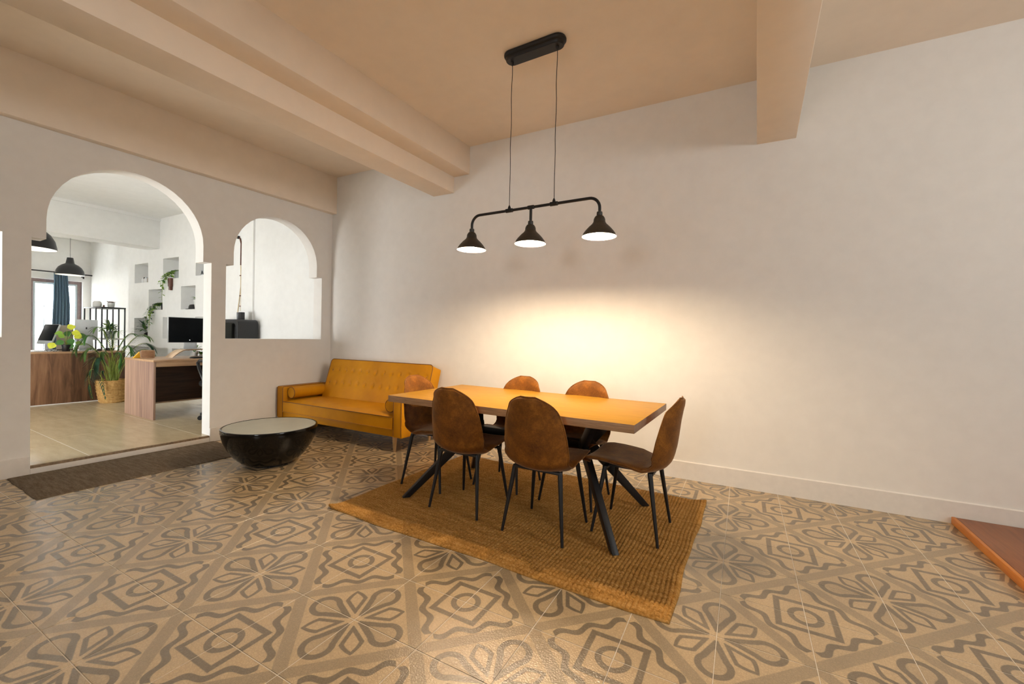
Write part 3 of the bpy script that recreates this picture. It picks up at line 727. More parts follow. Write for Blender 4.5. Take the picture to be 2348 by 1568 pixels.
# ------------------------------------------------------------------ sofa
def sofa():
    W_ = 2.045
    t = thing('sofa', 'mustard yellow button tufted sofa bed with bolsters against the back wall', 'sofa', (.030, -.770, 0), BW)
    zb = .165
    # seat cushion with crowned top
    def cushion(x0, x1, y0, y1, z0, z1, crown, nx=40, ny=16, rad=.035):
        vs = []; mb = MB()
        for j in range(ny + 1):
            for i in range(nx + 1):
                u, v = i / nx, j / ny; e = (1 - abs(2*u - 1) ** 6) * (1 - abs(2*v - 1) ** 4)
                vs.append((x0 + (x1 - x0) * u, y0 + (y1 - y0) * v, z1 + crown * max(0, e) ** .6))
        fs = [(j*(nx+1)+i, j*(nx+1)+i+1, (j+1)*(nx+1)+i+1, (j+1)*(nx+1)+i) for j in range(ny) for i in range(nx)]
        mb.add(vs, fs)
        per = [i for i in range(nx + 1)] + [j*(nx+1)+nx for j in range(1, ny+1)] + [ny*(nx+1)+i for i in range(nx-1, -1, -1)] + [j*(nx+1) for j in range(ny-1, 0, -1)]
        o0 = len(mb.v); mb.v += [(vs[k][0], vs[k][1], z0) for k in per]; n = len(per)
        mb.f += [(per[k], o0+k, o0+(k+1) % n, per[(k+1) % n]) for k in range(n)] + [tuple(o0 + k for k in range(n))]
        return mb
    seat = cushion(.128, W_ - .128, -.006, .56, .246, .366, .042).build('seat_cushion', 'leather', t, smooth=50)
    MB().tube([(.130 + (W_ - .26) * k / 30, -.007, .366 + .004) for k in range(31)], .0045, 6).build('piping', 'piping', seat)
    MB().tube([(.130 + (W_ - .26) * k / 30, -.009, .247) for k in range(31)], .0045, 6).build('piping', 'button', seat)
    MB().box(.12, W_ - .12, .008, .64, zb, .247).build('base', 'leather', t, bev=.006)
    for sx in (0, 1):
        x0 = .0 if sx == 0 else W_ - .125
        arm = MB().box(x0, x0 + .125, 0, .66, zb - .004, .548).build('armrest', 'leather', t, bev=.016, bseg=3)
        for xx in (x0 + .010, x0 + .115):
            MB().tube([(xx, .000, zb + .015), (xx, -.001, .30), (xx, .000, .535), (xx, .012, .5475), (xx, .30, .5485), (xx, .62, .5480)], .0035, 6).build('piping', 'piping', arm)
    # tilted backrest: local frame leaning backwards
    x0, x1 = .258, W_ - .085; ang = math.radians(17)
    by, bz = .425, .330; H = .575; D = .155
    def bpnt(x, h, d): return (x, by + h * math.sin(ang) * 1.0 + d * math.cos(ang), bz + h * math.cos(ang) - d * math.sin(ang))
    NXB = 13; bx = [x0 + .065 + (x1 - x0 - .13) * k / (NXB - 1) for k in range(NXB)]; hs = (.265, .430)
    pts = []; nx, nh = 130, 40; mb = MB()
    def dimple(x, h):
        z = 0.0
        for hh in hs:
            for xx in bx:
                d2 = (x - xx) ** 2 + (h - hh) ** 2
                z += .018 * math.exp(-d2 / .00045)
                if abs(x - xx) < .02 and hh - .12 < h < hh + .12: z += .0022 * math.exp(-(x - xx) ** 2 / .00004) * max(0, 1 - abs(h - hh) / .12)
        return z
    for j in range(nh + 1):
        for i in range(nx + 1):
            u, v = i / nx, j / nh; x = x0 + (x1 - x0) * u; h = H * v
            r = .04; cor = 0
            bul = -.012 * (1 - abs(2*u-1) ** 8) * (1 - abs(2*v-1) ** 4)
            mb.v.append(bpnt(x, h, bul + dimple(x, h)))
    mb.f = [(j*(nx+1)+i, j*(nx+1)+i+1, (j+1)*(nx+1)+i+1, (j+1)*(nx+1)+i) for j in range(nh) for i in range(nx)]
    per = [i for i in range(nx + 1)] + [j*(nx+1)+nx for j in range(1, nh+1)] + [nh*(nx+1)+i for i in range(nx-1, -1, -1)] + [j*(nx+1) for j in range(nh-1, 0, -1)]
    o0 = len(mb.v); uv = []
    for k in per: i = k % (nx + 1); j = k // (nx + 1); uv.append((x0 + (x1 - x0) * i / nx, H * j / nh))
    mb.v += [bpnt(x, h * .97, D) for x, h in uv]; n = len(per)
    mb.f += [(per[k], o0+k, o0+(k+1) % n, per[(k+1) % n]) for k in range(n)] + [tuple(o0 + k for k in range(n))]
    # round the top corners
    def rc(p):
        x, y, z = p; h = ((y - by) * math.sin(ang) + (z - bz) * math.cos(ang)); d = ((y - by) * math.cos(ang) - (z - bz) * math.sin(ang)); R = .045
        for s_, xe in ((1, x0), (-1, x1)):
            cx = xe + s_ * R; ch = H - R
            if (x - cx) * s_ < 0 and h > ch:
                dx, dh = x - cx, h - ch; L = max(abs(dx), abs(dh)); q = math.hypot(dx, dh)
                if q > 1e-6: f_ = L / q; x = cx + dx * f_; h = ch + dh * f_
        return bpnt(x, h, d)
    mb.v = [rc(p) for p in mb.v]
    back = mb.build('backrest', 'leather', t, smooth=50)
    R = .045; line = [(x0, .25), (x0, H - R)] + [(x0 + R - R*math.cos(PI/2*k/6), H - R + R*math.sin(PI/2*k/6)) for k in range(1, 7)] + [(x1 - R + R*math.sin(PI/2*k/6), H - R + R*math.cos(PI/2*k/6)) for k in range(0, 7)] + [(x1, .12)]
    MB().tube([bpnt(x, h, .0) for x, h in line], .0045, 6).build('piping', 'piping', back)
    bme = MB().lathe([(.0135, -.004), (.0135, .001), (.010, .0055), (.0001, .007)], n=14).mesh('button', 'button', smooth=60)
    rot = (math.radians(90) - ang, 0, 0)
    for hh in hs:
        for xx in bx: place_mesh('button', bme, back, bpnt(xx, hh, .010), rot)
    # bolsters
    # legs
    leg = MB().lathe([(.013, 0), (.014, .003), (.025, .150), (.025, .170)], n=16, cap0=True, cap1=True).mesh('leg', 'pale_wood', smooth=40)
    for x, y in ((.155, .075), (W_ - .150, .062), (.155, .62), (W_ - .150, .62)): place_mesh('leg', leg, t, (x, y, 0))
    return t
SOFA = sofa()
def bolster(name, lab, u, y0, y1, r, z):
    p0 = Vector((.030, -.770, 0)) + BX * u
    t = thing(name, lab, 'cushion', (p0.x, p0.y, z), BW, 'bolster cushions on the sofa')
    n = 10; prof_ = [(y0, r * .90), (y0 + .006, r * .97), (y0 + .016, r)] + [(y0 + (y1 - y0) * k / 8, r * (1 + .02 * math.sin(PI * k / 8))) for k in range(1, 8)] + [(y1 - .016, r), (y1 - .006, r * .97), (y1, r * .90)]
    MB().tube([(0, y, 0) for y, _ in prof_], [q for _, q in prof_], 28).build('cover', 'leather', t, smooth=40)
    for y in (y0 + .004, y1 - .004):
        MB().tube([(r * .985 * math.cos(a), y, r * .985 * math.sin(a)) for a in [2*PI*k/28 for k in range(28)]], .0042, 6, closed=True).build('piping', 'piping', t)
bolster('bolster_cushion', 'mustard bolster cushion lying by the left arm of the sofa', .200, .050, .53, .068, .478)
bolster('bolster_cushion', 'mustard bolster cushion by the right arm of the sofa, seen end on', 2.045 - .200, .035, .53, .068, .476)

# ------------------------------------------------------------------ wooden platform at the right
def platform():
    x0, x1, y1 = 6.345, 8.9, .205
    t = thing('wooden_platform', 'low orange varnished wooden platform by the baseboard at the right', 'platform', (0, 0, 0))
    yb_ = -1.9
    pl = [(x0 + .022, yb_), (x1, yb_), (x1, yback(x1) - .02), (x0 + .022, yback(x0) - .018)]
    ys = [x0 + .022, x0 + .38, x0 + .76, x0 + 1.14, x1]
    for a, b in zip(ys, ys[1:]):
        MB().prism([(a + .001, yb_), (b - .001, yb_), (b - .001, yback(b) - .020), (a + .001, yback(a) - .020)], .006, .047).build('plank', 'pine', t, bev=.002)
    MB().prism([(x0, yb_), (x0 + .021, yb_), (x0 + .021, yback(x0) - .018), (x0, yback(x0) - .018)], 0.0005, .049).build('edge_strip', 'pine_edge', t, bev=.003)
    for k in range(3): MB().prism([(x0 + .03, yb_ + .1 + k * .8), (x1, yb_ + .1 + k * .8), (x1, yb_ + .16 + k * .8), (x0 + .03, yb_ + .16 + k * .8)], 0.0005, .0055).build('batten', 'pine', t, smooth=0)
platform()
# ================================================================== office furniture
def desk(name, lab, loc, depth, length, front_is_panel, h=.76):
    pass
# long desk whose panelled front faces the doorway
dk = thing('office_desk', 'long walnut desk whose plank patterned front panel faces the doorway', 'desk', (-3.843, -1.02, FO))
DH = .762
MB().box(-.018, 0, -2.1, 0, .012, DH - .004).build('front_panel', 'walnut_v', dk, bev=.002)
MB().box(-.80, .004, -2.1, .004, DH - .004, DH + .022).build('worktop', 'walnut_top', dk, bev=.002)
MB().box(-.78, -.018, -.028, -.010, .0, DH - .004).build('side_panel', 'walnut_v', dk, bev=.002)
MB().box(-.78, -.018, -2.095, -2.075, .0, DH - .004).build('side_panel', 'walnut_v', dk, bev=.002)
MB().box(-.030, -.002, -2.1, 0, 0, .012).build('plinth', 'white_ceramic', dk, smooth=0)
# desk at right, open side towards the viewer
d2 = thing('office_desk', 'walnut desk with striped end panel just inside the doorway, chair side open', 'desk', (-1.406, -1.499, FO))
MB().box(-.895, 0, 0, .024, 0, .735).build('side_panel', 'walnut_side', d2, bev=.002)
MB().box(-.90, 0.004, -.004, .98, .735, .760).build('worktop', 'walnut_top', d2, bev=.002)
MB().box(-.020, -.002, .026, .925, .672, .734).build('apron', 'walnut_top', d2, bev=.002)
MB().box(-.60, -.58, .026, .925, .145, .700).build('modesty_panel', 'walnut_dark', d2, bev=.002)
MB().box(-.605, -.575, .026, .925, .128, .146).build('panel_edge', 'ply', d2, bev=.002)
MB().box(-.895, 0, .93, .954, 0, .735).build('side_panel', 'walnut_side', d2, bev=.002)
TOP1 = FO + DH + .0225; TOP2 = FO + .7605

def leaf_mesh(name, mat, L, Wd, fold=.25, droop=.35, n=6):
    mb = MB()
    for i in range(n + 1):
        s = i / n; w = Wd / 2 * math.sin(PI * min(1, s ** .75 * .985 + .015)) ** .8 if 0 < s < 1 else 0.002
        y = L * s * (1 - .1 * s); z = -droop * L * s * s
        mb.v += [(-w, y, z + fold * w), (0, y, z), (w, y, z + fold * w)]
    for i in range(n):
        a = i * 3; mb.f += [(a, a+1, a+4, a+3), (a+1, a+2, a+5, a+4)]
    return mb.mesh(name, mat, smooth=60, recalc=False)
def add_leaf(mb, base, dirv, L, Wd, droop=.3, n=4):
    d = Vector(dirv).normalized(); u = Vector((0, 0, 1)); s = d.cross(u)
    s = s.normalized() if s.length > .05 else Vector((1, 0, 0)); up = s.cross(d)
    o = len(mb.v)
    for i in range(n + 1):
        k = i / n; w = Wd / 2 * math.sin(PI * min(1, k * .97 + .03)) ** .8 if i < n else .001
        c = Vector(base) + d * (L * k) - u * (droop * L * k * k)
        mb.v += [tuple(c - s * w + up * .2 * w), tuple(c), tuple(c + s * w + up * .2 * w)]
    for i in range(n):
        a = o + i * 3; mb.f += [(a, a+1, a+4, a+3), (a+1, a+2, a+5, a+4)]
def pot(mat, r0, r1, h, parent, soil=True, rim=.004, n=20):
    MB().lathe([(r0 * .95, 0), (r0, .003), (r1, h), (r1 - rim, h), (r1 - rim * 1.5, h - .012)], n=n, cap0=True).build('pot', mat, parent)
    if soil: MB().lathe([(r1 - rim, h - .014), (.0001, h - .010)], n=n).build('soil', 'soil', parent)
def monitor(name, lab, loc, rz, W_, H_, back_to_view=False, zc=.30, body='silver', chin=.0, tilt=0.0):
    """screen faces +x in its own frame"""
    t = thing(name, lab, 'monitor', loc, rz)
    z0, z1 = zc - H_ / 2, zc + H_ / 2
    MB().box(-.022, 0, -W_/2, W_/2, z0 - chin, z1).build('casing', body, t, bev=.004)
    MB().box(-.004, .002, -W_/2 + .006, W_/2 - .006, z0 + .004, z1 - .006).build('screen', 'screen', t, bev=.001)
    MB().add([(-.02, -.085, 0), (-.02, .085, 0), (-.02, .075, z0 + .05), (-.02, -.075, z0 + .05), (-.035, -.085, 0), (-.035, .085, 0), (-.035, .075, z0 + .05), (-.035, -.075, z0 + .05)],
             [(0, 1, 2, 3), (7, 6, 5, 4), (0, 4, 5, 1), (1, 5, 6, 2), (2, 6, 7, 3), (3, 7, 4, 0)]).build('stand', body, t, bev=.002)
    MB().box(-.11, .09, -.095, .095, 0, .008).build('stand_foot', body, t, bev=.003)
    return t

# --- on the right desk
def riser():
    t = thing('monitor_riser', 'bent plywood monitor riser on the right desk', 'stand', (-1.90, -.93, TOP2))
    pts = []
    y0 = -.19
    for k in range(9): a = PI/2 * k / 8; pts.append((y0 + .115 - .115 * math.cos(a) * 1.0 - .03 * (1 - k / 8), .105 * math.sin(a)))
    pts = [(y0 - .04, 0.0), (y0 + .0, .030), (y0 + .045, .068), (y0 + .085, .092), (y0 + .12, .102), (.16 + .0, .105), (.22, .105), (.26, .102), (.29, .092), (.32, .068), (.345, .03), (.36, 0)]
    th = .011; up = [(y, z + th) for y, z in pts]; n = len(pts)
    mb = MB(); D = .115
    for x in (-D, D): mb.v += [(x, y, max(z, 0)) for y, z in pts] + [(x, y, z + th if z > 0 else .0) for y, z in pts]
    for i in range(n - 1):
        mb.f += [(i, i+1, 2*n+i+1, 2*n+i), (n+i, 3*n+i, 3*n+i+1, n+i+1), (i, n+i, n+i+1, i+1), (2*n+i, 2*n+i+1, 3*n+i+1, 3*n+i)]
    me = mb.mesh('bent_board', ['ply', 'ply_edge'], smooth=40)
    for p in me.polygons: p.material_index = 1 if abs(p.normal.x) > .8 else 0
    place_mesh('bent_board', me, t)
riser()
mt = monitor('computer_monitor', 'large black screen monitor on the plywood riser of the right desk', (-1.93, -.90, TOP2 + .117), 0, .56, .362, zc=.272, body='silver')
mt.location.y = -.875
MB().lathe([(.006, 0), (.006, .002), (.0001, .002)], n=14).build('logo_badge', 'led', mt).matrix_local = Matrix.Translation((.002, -.02, .128)) @ Matrix.Rotation(PI/2, 4, 'Y')
kb = thing('keyboard', 'black keyboard at the front of the right desk', 'keyboard', (-1.585, -.80, TOP2))
MB().box(-.065, .065, -.21, .21, 0, .014).build('case', 'black_plastic', kb, bev=.004)
keys = MB()
for r_ in range(5):
    for k in range(15): keys.box(-.055 + r_*.022, -.037 + r_*.022, -.2 + k*.0268, -.178 + k*.0268, .014, .019)
keys.build('keys', 'black_plastic', kb, smooth=0)
ck = thing('wooden_clock', 'small rounded wooden block clock on the corner of the right desk', 'clock', (-1.95, -1.372, TOP2), math.radians(-24))
def rrect(w, h, r, n=6):
    o = []
    for cx, cy, a0 in ((w/2-r, h/2-r, 0), (-w/2+r, h/2-r, PI/2), (-w/2+r, -h/2+r, PI), (w/2-r, -h/2+r, 1.5*PI)): o += [(cx + r*math.cos(a0 + PI/2*k/n), cy + r*math.sin(a0 + PI/2*k/n)) for k in range(n + 1)]
    return o
def rr_solid(w, h, r, x0, x1, z, inset=0):
    pl = rrect(w - 2*inset, h - 2*inset, max(.002, r - inset)); n = len(pl)
    return MB().add([(x0, y, z + q) for y, q in pl] + [(x1, y, z + q) for y, q in pl], [tuple(range(n))[::-1], tuple(range(n, 2*n))] + [(i, (i+1) % n, n+(i+1) % n, n+i) for i in range(n)])
rr_solid(.150, .108, .022, -.03, .03, .054).build('body', 'ply_edge', ck, bev=.003)
rr_solid(.150, .108, .022, .028, .033, .054, .011).build('face', 'clock_wood', ck, bev=.001)
ya = thing('yellow_triangle', 'yellow triangular stand beside the wooden clock', 'stand', (-2.03, -1.475, TOP2))
MB().add([(-.02, -.03, 0), (-.02, .045, 0), (-.02, .04, .085), (.02, -.03, 0), (.02, .045, 0), (.02, .04, .085)], [(0, 2, 1), (3, 4, 5), (0, 1, 4, 3), (1, 2, 5, 4), (2, 0, 3, 5)]).build('wedge', 'yellow', ya, bev=.002)
def bushy(name, lab, loc, potargs, mats, n, spread, hgt, L, Wd, rnd, cat='plant', group=None, pt=True, clampy=None, clampx=9):
    t = thing(name, lab, cat, loc, 0, group)
    if pt: pot(*potargs, t)
    h = potargs[3] if pt else 0
    for mname in mats:
        mb = MB()
        for k in range(n // len(mats)):
            a = rnd.random() * 2 * PI; e = rnd.uniform(.15, 1.25); d = Vector((math.cos(a) * math.cos(e), math.sin(a) * math.cos(e), math.sin(e)))
            b0 = Vector((0, 0, h)) + Vector((d.x * spread * rnd.uniform(.1, .75), d.y * spread * rnd.uniform(.1, .75), hgt * rnd.uniform(.05, .75) * (.4 + d.z)))
            add_leaf(mb, b0, d, L * rnd.uniform(.7, 1.2), Wd * rnd.uniform(.7, 1.2), rnd.uniform(.2, .6))
        tag(mb.build('foliage', mname, t, recalc=False), kind='stuff')
    if clampy is not None:
        for ch in t.children:
            for v_ in ch.data.vertices:
                v_.co.y = min(v_.co.y, clampy); v_.co.x = max(-clampx, min(clampx, v_.co.x)); v_.co.z = max(v_.co.z, .004)
    st = MB()
    for k in range(5):
        a = k * 1.25; st.tube([(0, 0, h - .01), (spread * .2 * math.cos(a), spread * .2 * math.sin(a), h + hgt * .35), (spread * .45 * math.cos(a), spread * .45 * math.sin(a), h + hgt * .6)], .0025, 5)
    st.build('stems', 'stem', t)
    return t
rn = random.Random(11)
bushy('potted_plant', 'small green plant in a white pot under the plywood riser', (-1.92, -.755, TOP2), ('white_ceramic', .020, .026, .035), ['green_light', 'green'], 26, .07, .02, .045, .035, rn)
bushy('potted_plant', 'small leafy plant standing behind the big monitor', (-2.17, -.72, TOP2), ('white_ceramic', .03, .04, .075), ['green', 'green_light'], 34, .07, .08, .06, .04, rn)

# office chair (only its arm and a castor show past the jamb)
oc = thing('office_chair', 'black office swivel chair at the right desk, half hidden by the door jamb', 'office chair', (-.86, -.90, FO))
MB().tube([(0, 0, .09), (0, 0, .42)], .028, 14).build('gas_column', 'black_metal', oc)
for k in range(5):
    a = 2*PI*k/5 + 4.20; e = Vector((.29 * math.cos(a), .29 * math.sin(a), .075))
    sp = MB().obox((0, 0, .10), e, .045, .03).build('base_spoke', 'black_plastic', oc, bev=.005)
    w_ = MB()
    for s_ in (-1, 1):
        tx = Vector((-math.sin(a), math.cos(a), 0)); c0 = e + tx * (.008 * s_); c1 = e + tx * (.026 * s_)
        w_.tube([(c0.x, c0.y, .0275), (c1.x, c1.y, .0275)], .0275, 16)
    w_.build('castor', 'black_plastic', sp)
rr = MB().box(-.24, .24, -.24, .24, .42, .50).build('seat', 'black_plastic', oc, bev=.03, bseg=3)
MB().box(.19, .25, -.22, .22, .56, 1.02).build('backrest', 'black_plastic', oc, bev=.025, bseg=3)
MB().obox((.20, 0, .44), (.235, 0, .62), .08, .02).build('back_support', 'black_plastic', oc, bev=.003)
for s_ in (-1, 1):
    MB().tube([(.05, s_ * .25, .45), (.02, s_ * .29, .52), (-.10, s_ * .29, .66), (-.13, s_ * .29, .735), (-.08, s_ * .29, .765), (.10, s_ * .29, .762)], [.018, .018, .018, .02, .022, .020], 10).build('armrest', 'black_plastic', oc)

# --- on the long desk
m1 = monitor('computer_monitor', 'slanted dark screen computer with silver chin at the left of the long desk', (-4.26, -1.825, TOP1), math.radians(-80), .40, .27, zc=.285, body='silver', chin=.05)
for ch in m1.children:
    if ch.name.startswith(('casing', 'screen')): ch.rotation_euler = (0, math.radians(-18), 0); ch.location = (.06, 0, .012)
m2 = monitor('computer_monitor', 'silver computer on the long desk seen from its back', (-4.42, -1.335, TOP1), math.radians(180 - 6), .27, .33, zc=.335, body='silver')
MB().lathe([(.012, 0), (.012, .003), (.0001, .003)], n=12).build('logo_badge', 'black_plastic', m2).matrix_local = Matrix.Translation((-.0225, 0, .36)) @ Matrix.Rotation(-PI/2, 4, 'Y') @ Matrix.Diagonal((1.5, .8, 1, 1))
bb = thing('folder_board', 'beige upright board between the curtain and the silver computer', 'board', (-4.52, -1.555, TOP1), math.radians(4))
MB().box(-.012, .012, -.10, .095, .0, .40).build('panel', 'beige', bb, bev=.003)
MB().box(-.10, .02, -.10, .095, .0, .012).build('foot', 'black_plastic', bb, bev=.003)
pp = thing('pothos_plant', 'plant with lime yellow leaves in a black pot on the long desk', 'plant', (-4.02, -1.66, TOP1))
pot('black_plastic', .045, .055, .10, pp)
big = leaf_mesh('leaf', 'lime', .110, .098, .12, .12); bigg = leaf_mesh('leaf', 'green', .105, .090, .12, .15); bigl = leaf_mesh('leaf', 'green_light', .10, .068, .15, .12)
E1 = Vector((.25, .97, 0)).normalized(); NV = Vector((.90, -.25, .35)).normalized()
LV = [(big, .00, .30, 20, 0), (big, .05, .235, -15, 10), (big, -.135, .07, 240, -10), (bigl, -.05, .23, 195, 20), (bigg, .02, .13, -60, 0), (bigg, -.04, .10, 215, 10),
      (bigl, .10, .08, -25, -15), (big, .08, .20, -40, 15), (bigg, .12, .17, 15, 0), (bigg, .05, .06, 250, 0), (bigl, -.03, .15, 140, 10), (bigg, -.01, .17, 60, -20)]
for me, y, z, phi, tw in LV:
    n_ = (NV + Vector((0, 0, .012 * tw))).normalized(); e1 = (E1 - n_ * E1.dot(n_)).normalized(); e2 = n_.cross(e1)
    d_ = e1 * math.cos(math.radians(phi)) + e2 * math.sin(math.radians(phi)); x_ = d_.cross(n_)
    tip = Vector((.03 + .01 * (tw / 10), y, z + .06))
    lf = place_mesh('leaf', me, pp); lf.matrix_local = Matrix(((x_.x, d_.x, n_.x, tip.x), (x_.y, d_.y, n_.y, tip.y), (x_.z, d_.z, n_.z, tip.z), (0, 0, 0, 1)))
    MB().tube([(0, 0, .09), (.02, y * .4, .09 + z * .5), tuple(tip)], .0028, 5).build('stalk', 'stem', pp)
gl = thing('glasses', 'pair of dark glasses lying on the long desk', 'glasses', (-4.00, -1.815, TOP1))
for s_ in (-1, 1):
    MB().tube([(0, s_ * .032 + .024 * math.cos(a), .018 + .018 * math.sin(a)) for a in [2*PI*k/16 for k in range(16)]], .003, 6, closed=True).build('lens_rim', 'black_plastic', gl)
    MB().tube([(0, s_ * .057, .024), (-.09, s_ * .055, .022), (-.13, s_ * .05, .004)], .0025, 6).build('temple', 'black_plastic', gl)
MB().tube([(0, -.009, .022), (0, .009, .022)], .0025, 6).build('bridge', 'black_plastic', gl)
ms = thing('computer_mouse', 'black computer mouse near the right end of the long desk', 'mouse', (-4.03, -1.28, TOP1))
MB().lathe([(.030, 0), (.034, .010), (.028, .026), (.012, .034), (.0001, .035)], n=20, cap0=True).build('body', 'black_plastic', ms)
for q, (y, x, rz) in enumerate(((-1.98, -4.06, .2), (-1.50, -4.10, -.1))):
    pg = thing('paper_sheet', ['sheet of white paper at the left end of the long desk', 'sheet of white paper before the silver computer'][q], 'paper', (x, y, TOP1), rz)
    MB().box(-.10, .10, -.14, .14, 0, .003).build('sheets', 'paper', pg, smooth=0)
fl = thing('flower_vase', 'low dark bowl of orange yellow flowers on the long desk behind the palm', 'flowers', (-4.10, -1.13, TOP1))
pot('black_plastic', .05, .06, .04, fl)
for k, (x, y, z) in enumerate(((.02, -.10, .06), (.03, .08, .065), (0, .0, .07), (.03, .04, .05))):
    mb = MB()
    for j in range(9): a = 2*PI*j/9; add_leaf(mb, (x, y, z), (math.cos(a), math.sin(a), .5), .030, .020, .2, 3)
    mb.build('blossom', 'yellow', fl, recalc=False)

# metal shelf behind the desk with pots
sh = thing('metal_shelf', 'tall open metal shelf behind the long desk', 'shelf', (-5.21, -.885, FO), math.radians(4))
SX, SY, SZ = .34, .160, 1.53
for x in (-SX, -SX/3, SX/3, SX):
    for y in (-SY, SY): MB().box(x - .009, x + .009, y - .009, y + .009, 0, SZ - .022).build('post', 'black_metal', sh, smooth=0)
MB().box(-SX - .012, SX + .012, -SY - .012, SY + .012, SZ - .022, SZ).build('top_frame', 'black_metal', sh, bev=.003)
for z in (.25, .96): MB().box(-SX, SX, -SY, SY, z - .012, z + .008).build('shelf_board', 'white_ceramic', sh, smooth=0)
STOP = FO + SZ + .0005
v = thing('ceramic_jar', 'round pale ceramic jar standing left on top of the metal shelf', 'jar', (-5.35, -.95, STOP))
MB().lathe([(.045, 0), (.062, .02), (.066, .06), (.060, .095), (.045, .112), (.040, .118), (.036, .112)], n=24, cap0=True).build('body', 'white_ceramic', v)
v = thing('succulent', 'reddish succulent in a white pot on top of the metal shelf', 'plant', (-5.20, -.80, STOP))
pot('white_ceramic', .046, .056, .095, v)
mb = MB()
for k in range(26): a = k * 2.4; add_leaf(mb, (.02 * math.cos(a), .02 * math.sin(a), .09), (math.cos(a), math.sin(a), .4 + .05 * (k % 8)), .055, .022, .05, 3)
tag(mb.build('foliage', 'bark', v, recalc=False), kind='stuff')
v = thing('figurine', 'tiny dark figurine between the jar and the succulent', 'figurine', (-5.25, -.885, STOP))
MB().lathe([(.016, 0), (.018, .012), (.010, .022), (.014, .034), (.010, .046), (.0001, .050)], n=14, cap0=True).build('body', 'bark', v)
bushy('potted_plant', 'bushy green plant in a grey pot on the middle board of the metal shelf', (-5.05, -.865, FO + .96 + .0085), ('grey_ceramic', .065, .078, .13), ['green', 'green_light', 'green'], 90, .16, .14, .10, .04, rn)

# palm in a basket
pl = thing('palm_plant', 'feathery palm plant growing from a woven basket in front of the long desk', 'plant', (-3.545, -1.255, FO))
bk = MB()
prof_b = []
for k in range(15): z = .345 * k / 14; prof_b.append((.150 + .045 * math.sin(k / 14 * 1.45) + (.004 if k % 2 else 0), z))
mb = MB().lathe(prof_b + [(.186, .345), (.180, .28), (.0001, .275)], n=48, cap0=True)
b_o = mb.build('basket', 'basket', pl, smooth=60)
for k in range(1, 15, 1):
    r_, z = prof_b[min(k, 14)]; MB().tube([(r_ * math.cos(a), r_ * math.sin(a), z + .003 * math.sin(a * 18 + k * PI)) for a in [2*PI*j/48 for j in range(48)]], .0075, 5, closed=True).build('basket_coil', 'basket', b_o, smooth=60)
def frond(parent, pts, L, mats, nleaf=26):
    p = [Vector(q) for q in pts]; path = []
    for k in range(21):
        s = k / 20; m_ = len(p) - 1
        # Catmull-Rom-like via de Casteljau on control points
        q = p[:]
        while len(q) > 1: q = [q[i].lerp(q[i + 1], s) for i in range(len(q) - 1)]
        path.append(q[0])
    o = MB().tube(path, [.006 - .0045 * k / 20 for k in range(21)], 5).build('frond', 'stem', parent)
    mb = MB()
    for k in range(nleaf):
        s = .38 + .62 * k / nleaf; f_ = s * 20; i = min(19, int(f_)); b0 = path[i].lerp(path[i+1], f_ - i); d = (path[i+1] - path[i]).normalized()
        sd = d.cross(Vector((0, 0, 1))); sd = sd.normalized() if sd.length > .1 else Vector((0, 1, 0))
        for sg in (-1, 1):
            ll = L * (.45 + .55 * math.sin(PI * (.15 + .8 * (k / nleaf))))
            add_leaf(mb, b0, d * .75 + sd * sg * .65 + Vector((0, 0, -.10)), ll, .0135, .45, 3)
    mb.build('leaflets', mats, o, recalc=False)
FR = [((-.10, -.40, .80), (-.13, -.32, 1.12)), ((0, -.33, .98), (-.02, -.22, 1.22)), ((.05, -.22, 1.15), (.05, -.12, 1.27)), ((-.05, -.06, 1.28), (0, -.02, 1.20)), ((.05, .05, 1.10), (0, .02, 1.18)),
      ((.05, .22, 1.08), (.05, .12, 1.10)), ((.10, .42, 1.02), (.10, .25, 1.20)), ((.05, .50, .83), (.05, .36, 1.10)), ((.10, .50, .70), (.10, .36, .98)), ((.14, .18, .80), (.15, .10, 1.02)),
      ((.16, -.20, .62), (.15, -.22, .98)), ((.20, -.31, .40), (.16, -.27, .90)), ((.10, -.36, .74), (.10, -.30, 1.02)), ((.22, .06, .55), (.20, .05, .98))]
for k, (tip, ctl) in enumerate(FR):
    a = k * .9; frond(pl, [(.05 * math.cos(a), .05 * math.sin(a), .28), (.04 * math.cos(a) + ctl[0] * .3, .04 * math.sin(a) + ctl[1] * .25, .75), ctl, tip], .17, ['palm', 'green', 'palm', 'dark_green'][k % 4])
frond(pl, [(.02, -.06, .28), (.12, -.15, .62), (.17, -.24, .60), (.205, -.135, .06)], .07, 'dark_green', 14)
frond(pl, [(0, -.08, .28), (.02, -.26, .70), (.05, -.34, .55), (.03, -.24, .08)], .09, 'dark_green', 16)
mb = MB()
for k in range(34):
    a = rn.random() * 6.28; r_ = rn.uniform(.0, .07); ln = rn.uniform(.25, .5); dx = rn.uniform(-.1, .1)
    mb.tube([(r_ * math.cos(a), r_ * math.sin(a), .27), (r_ * math.cos(a) * 1.3 + dx * .3, r_ * math.sin(a) * 1.5, .27 + ln * .6), (r_ * math.cos(a) * 1.8 + dx, r_ * math.sin(a) * 2.2, .27 + ln)], [.006, .005, .003], 5)
tag(mb.build('stalks', 'stem', pl), kind='stuff')

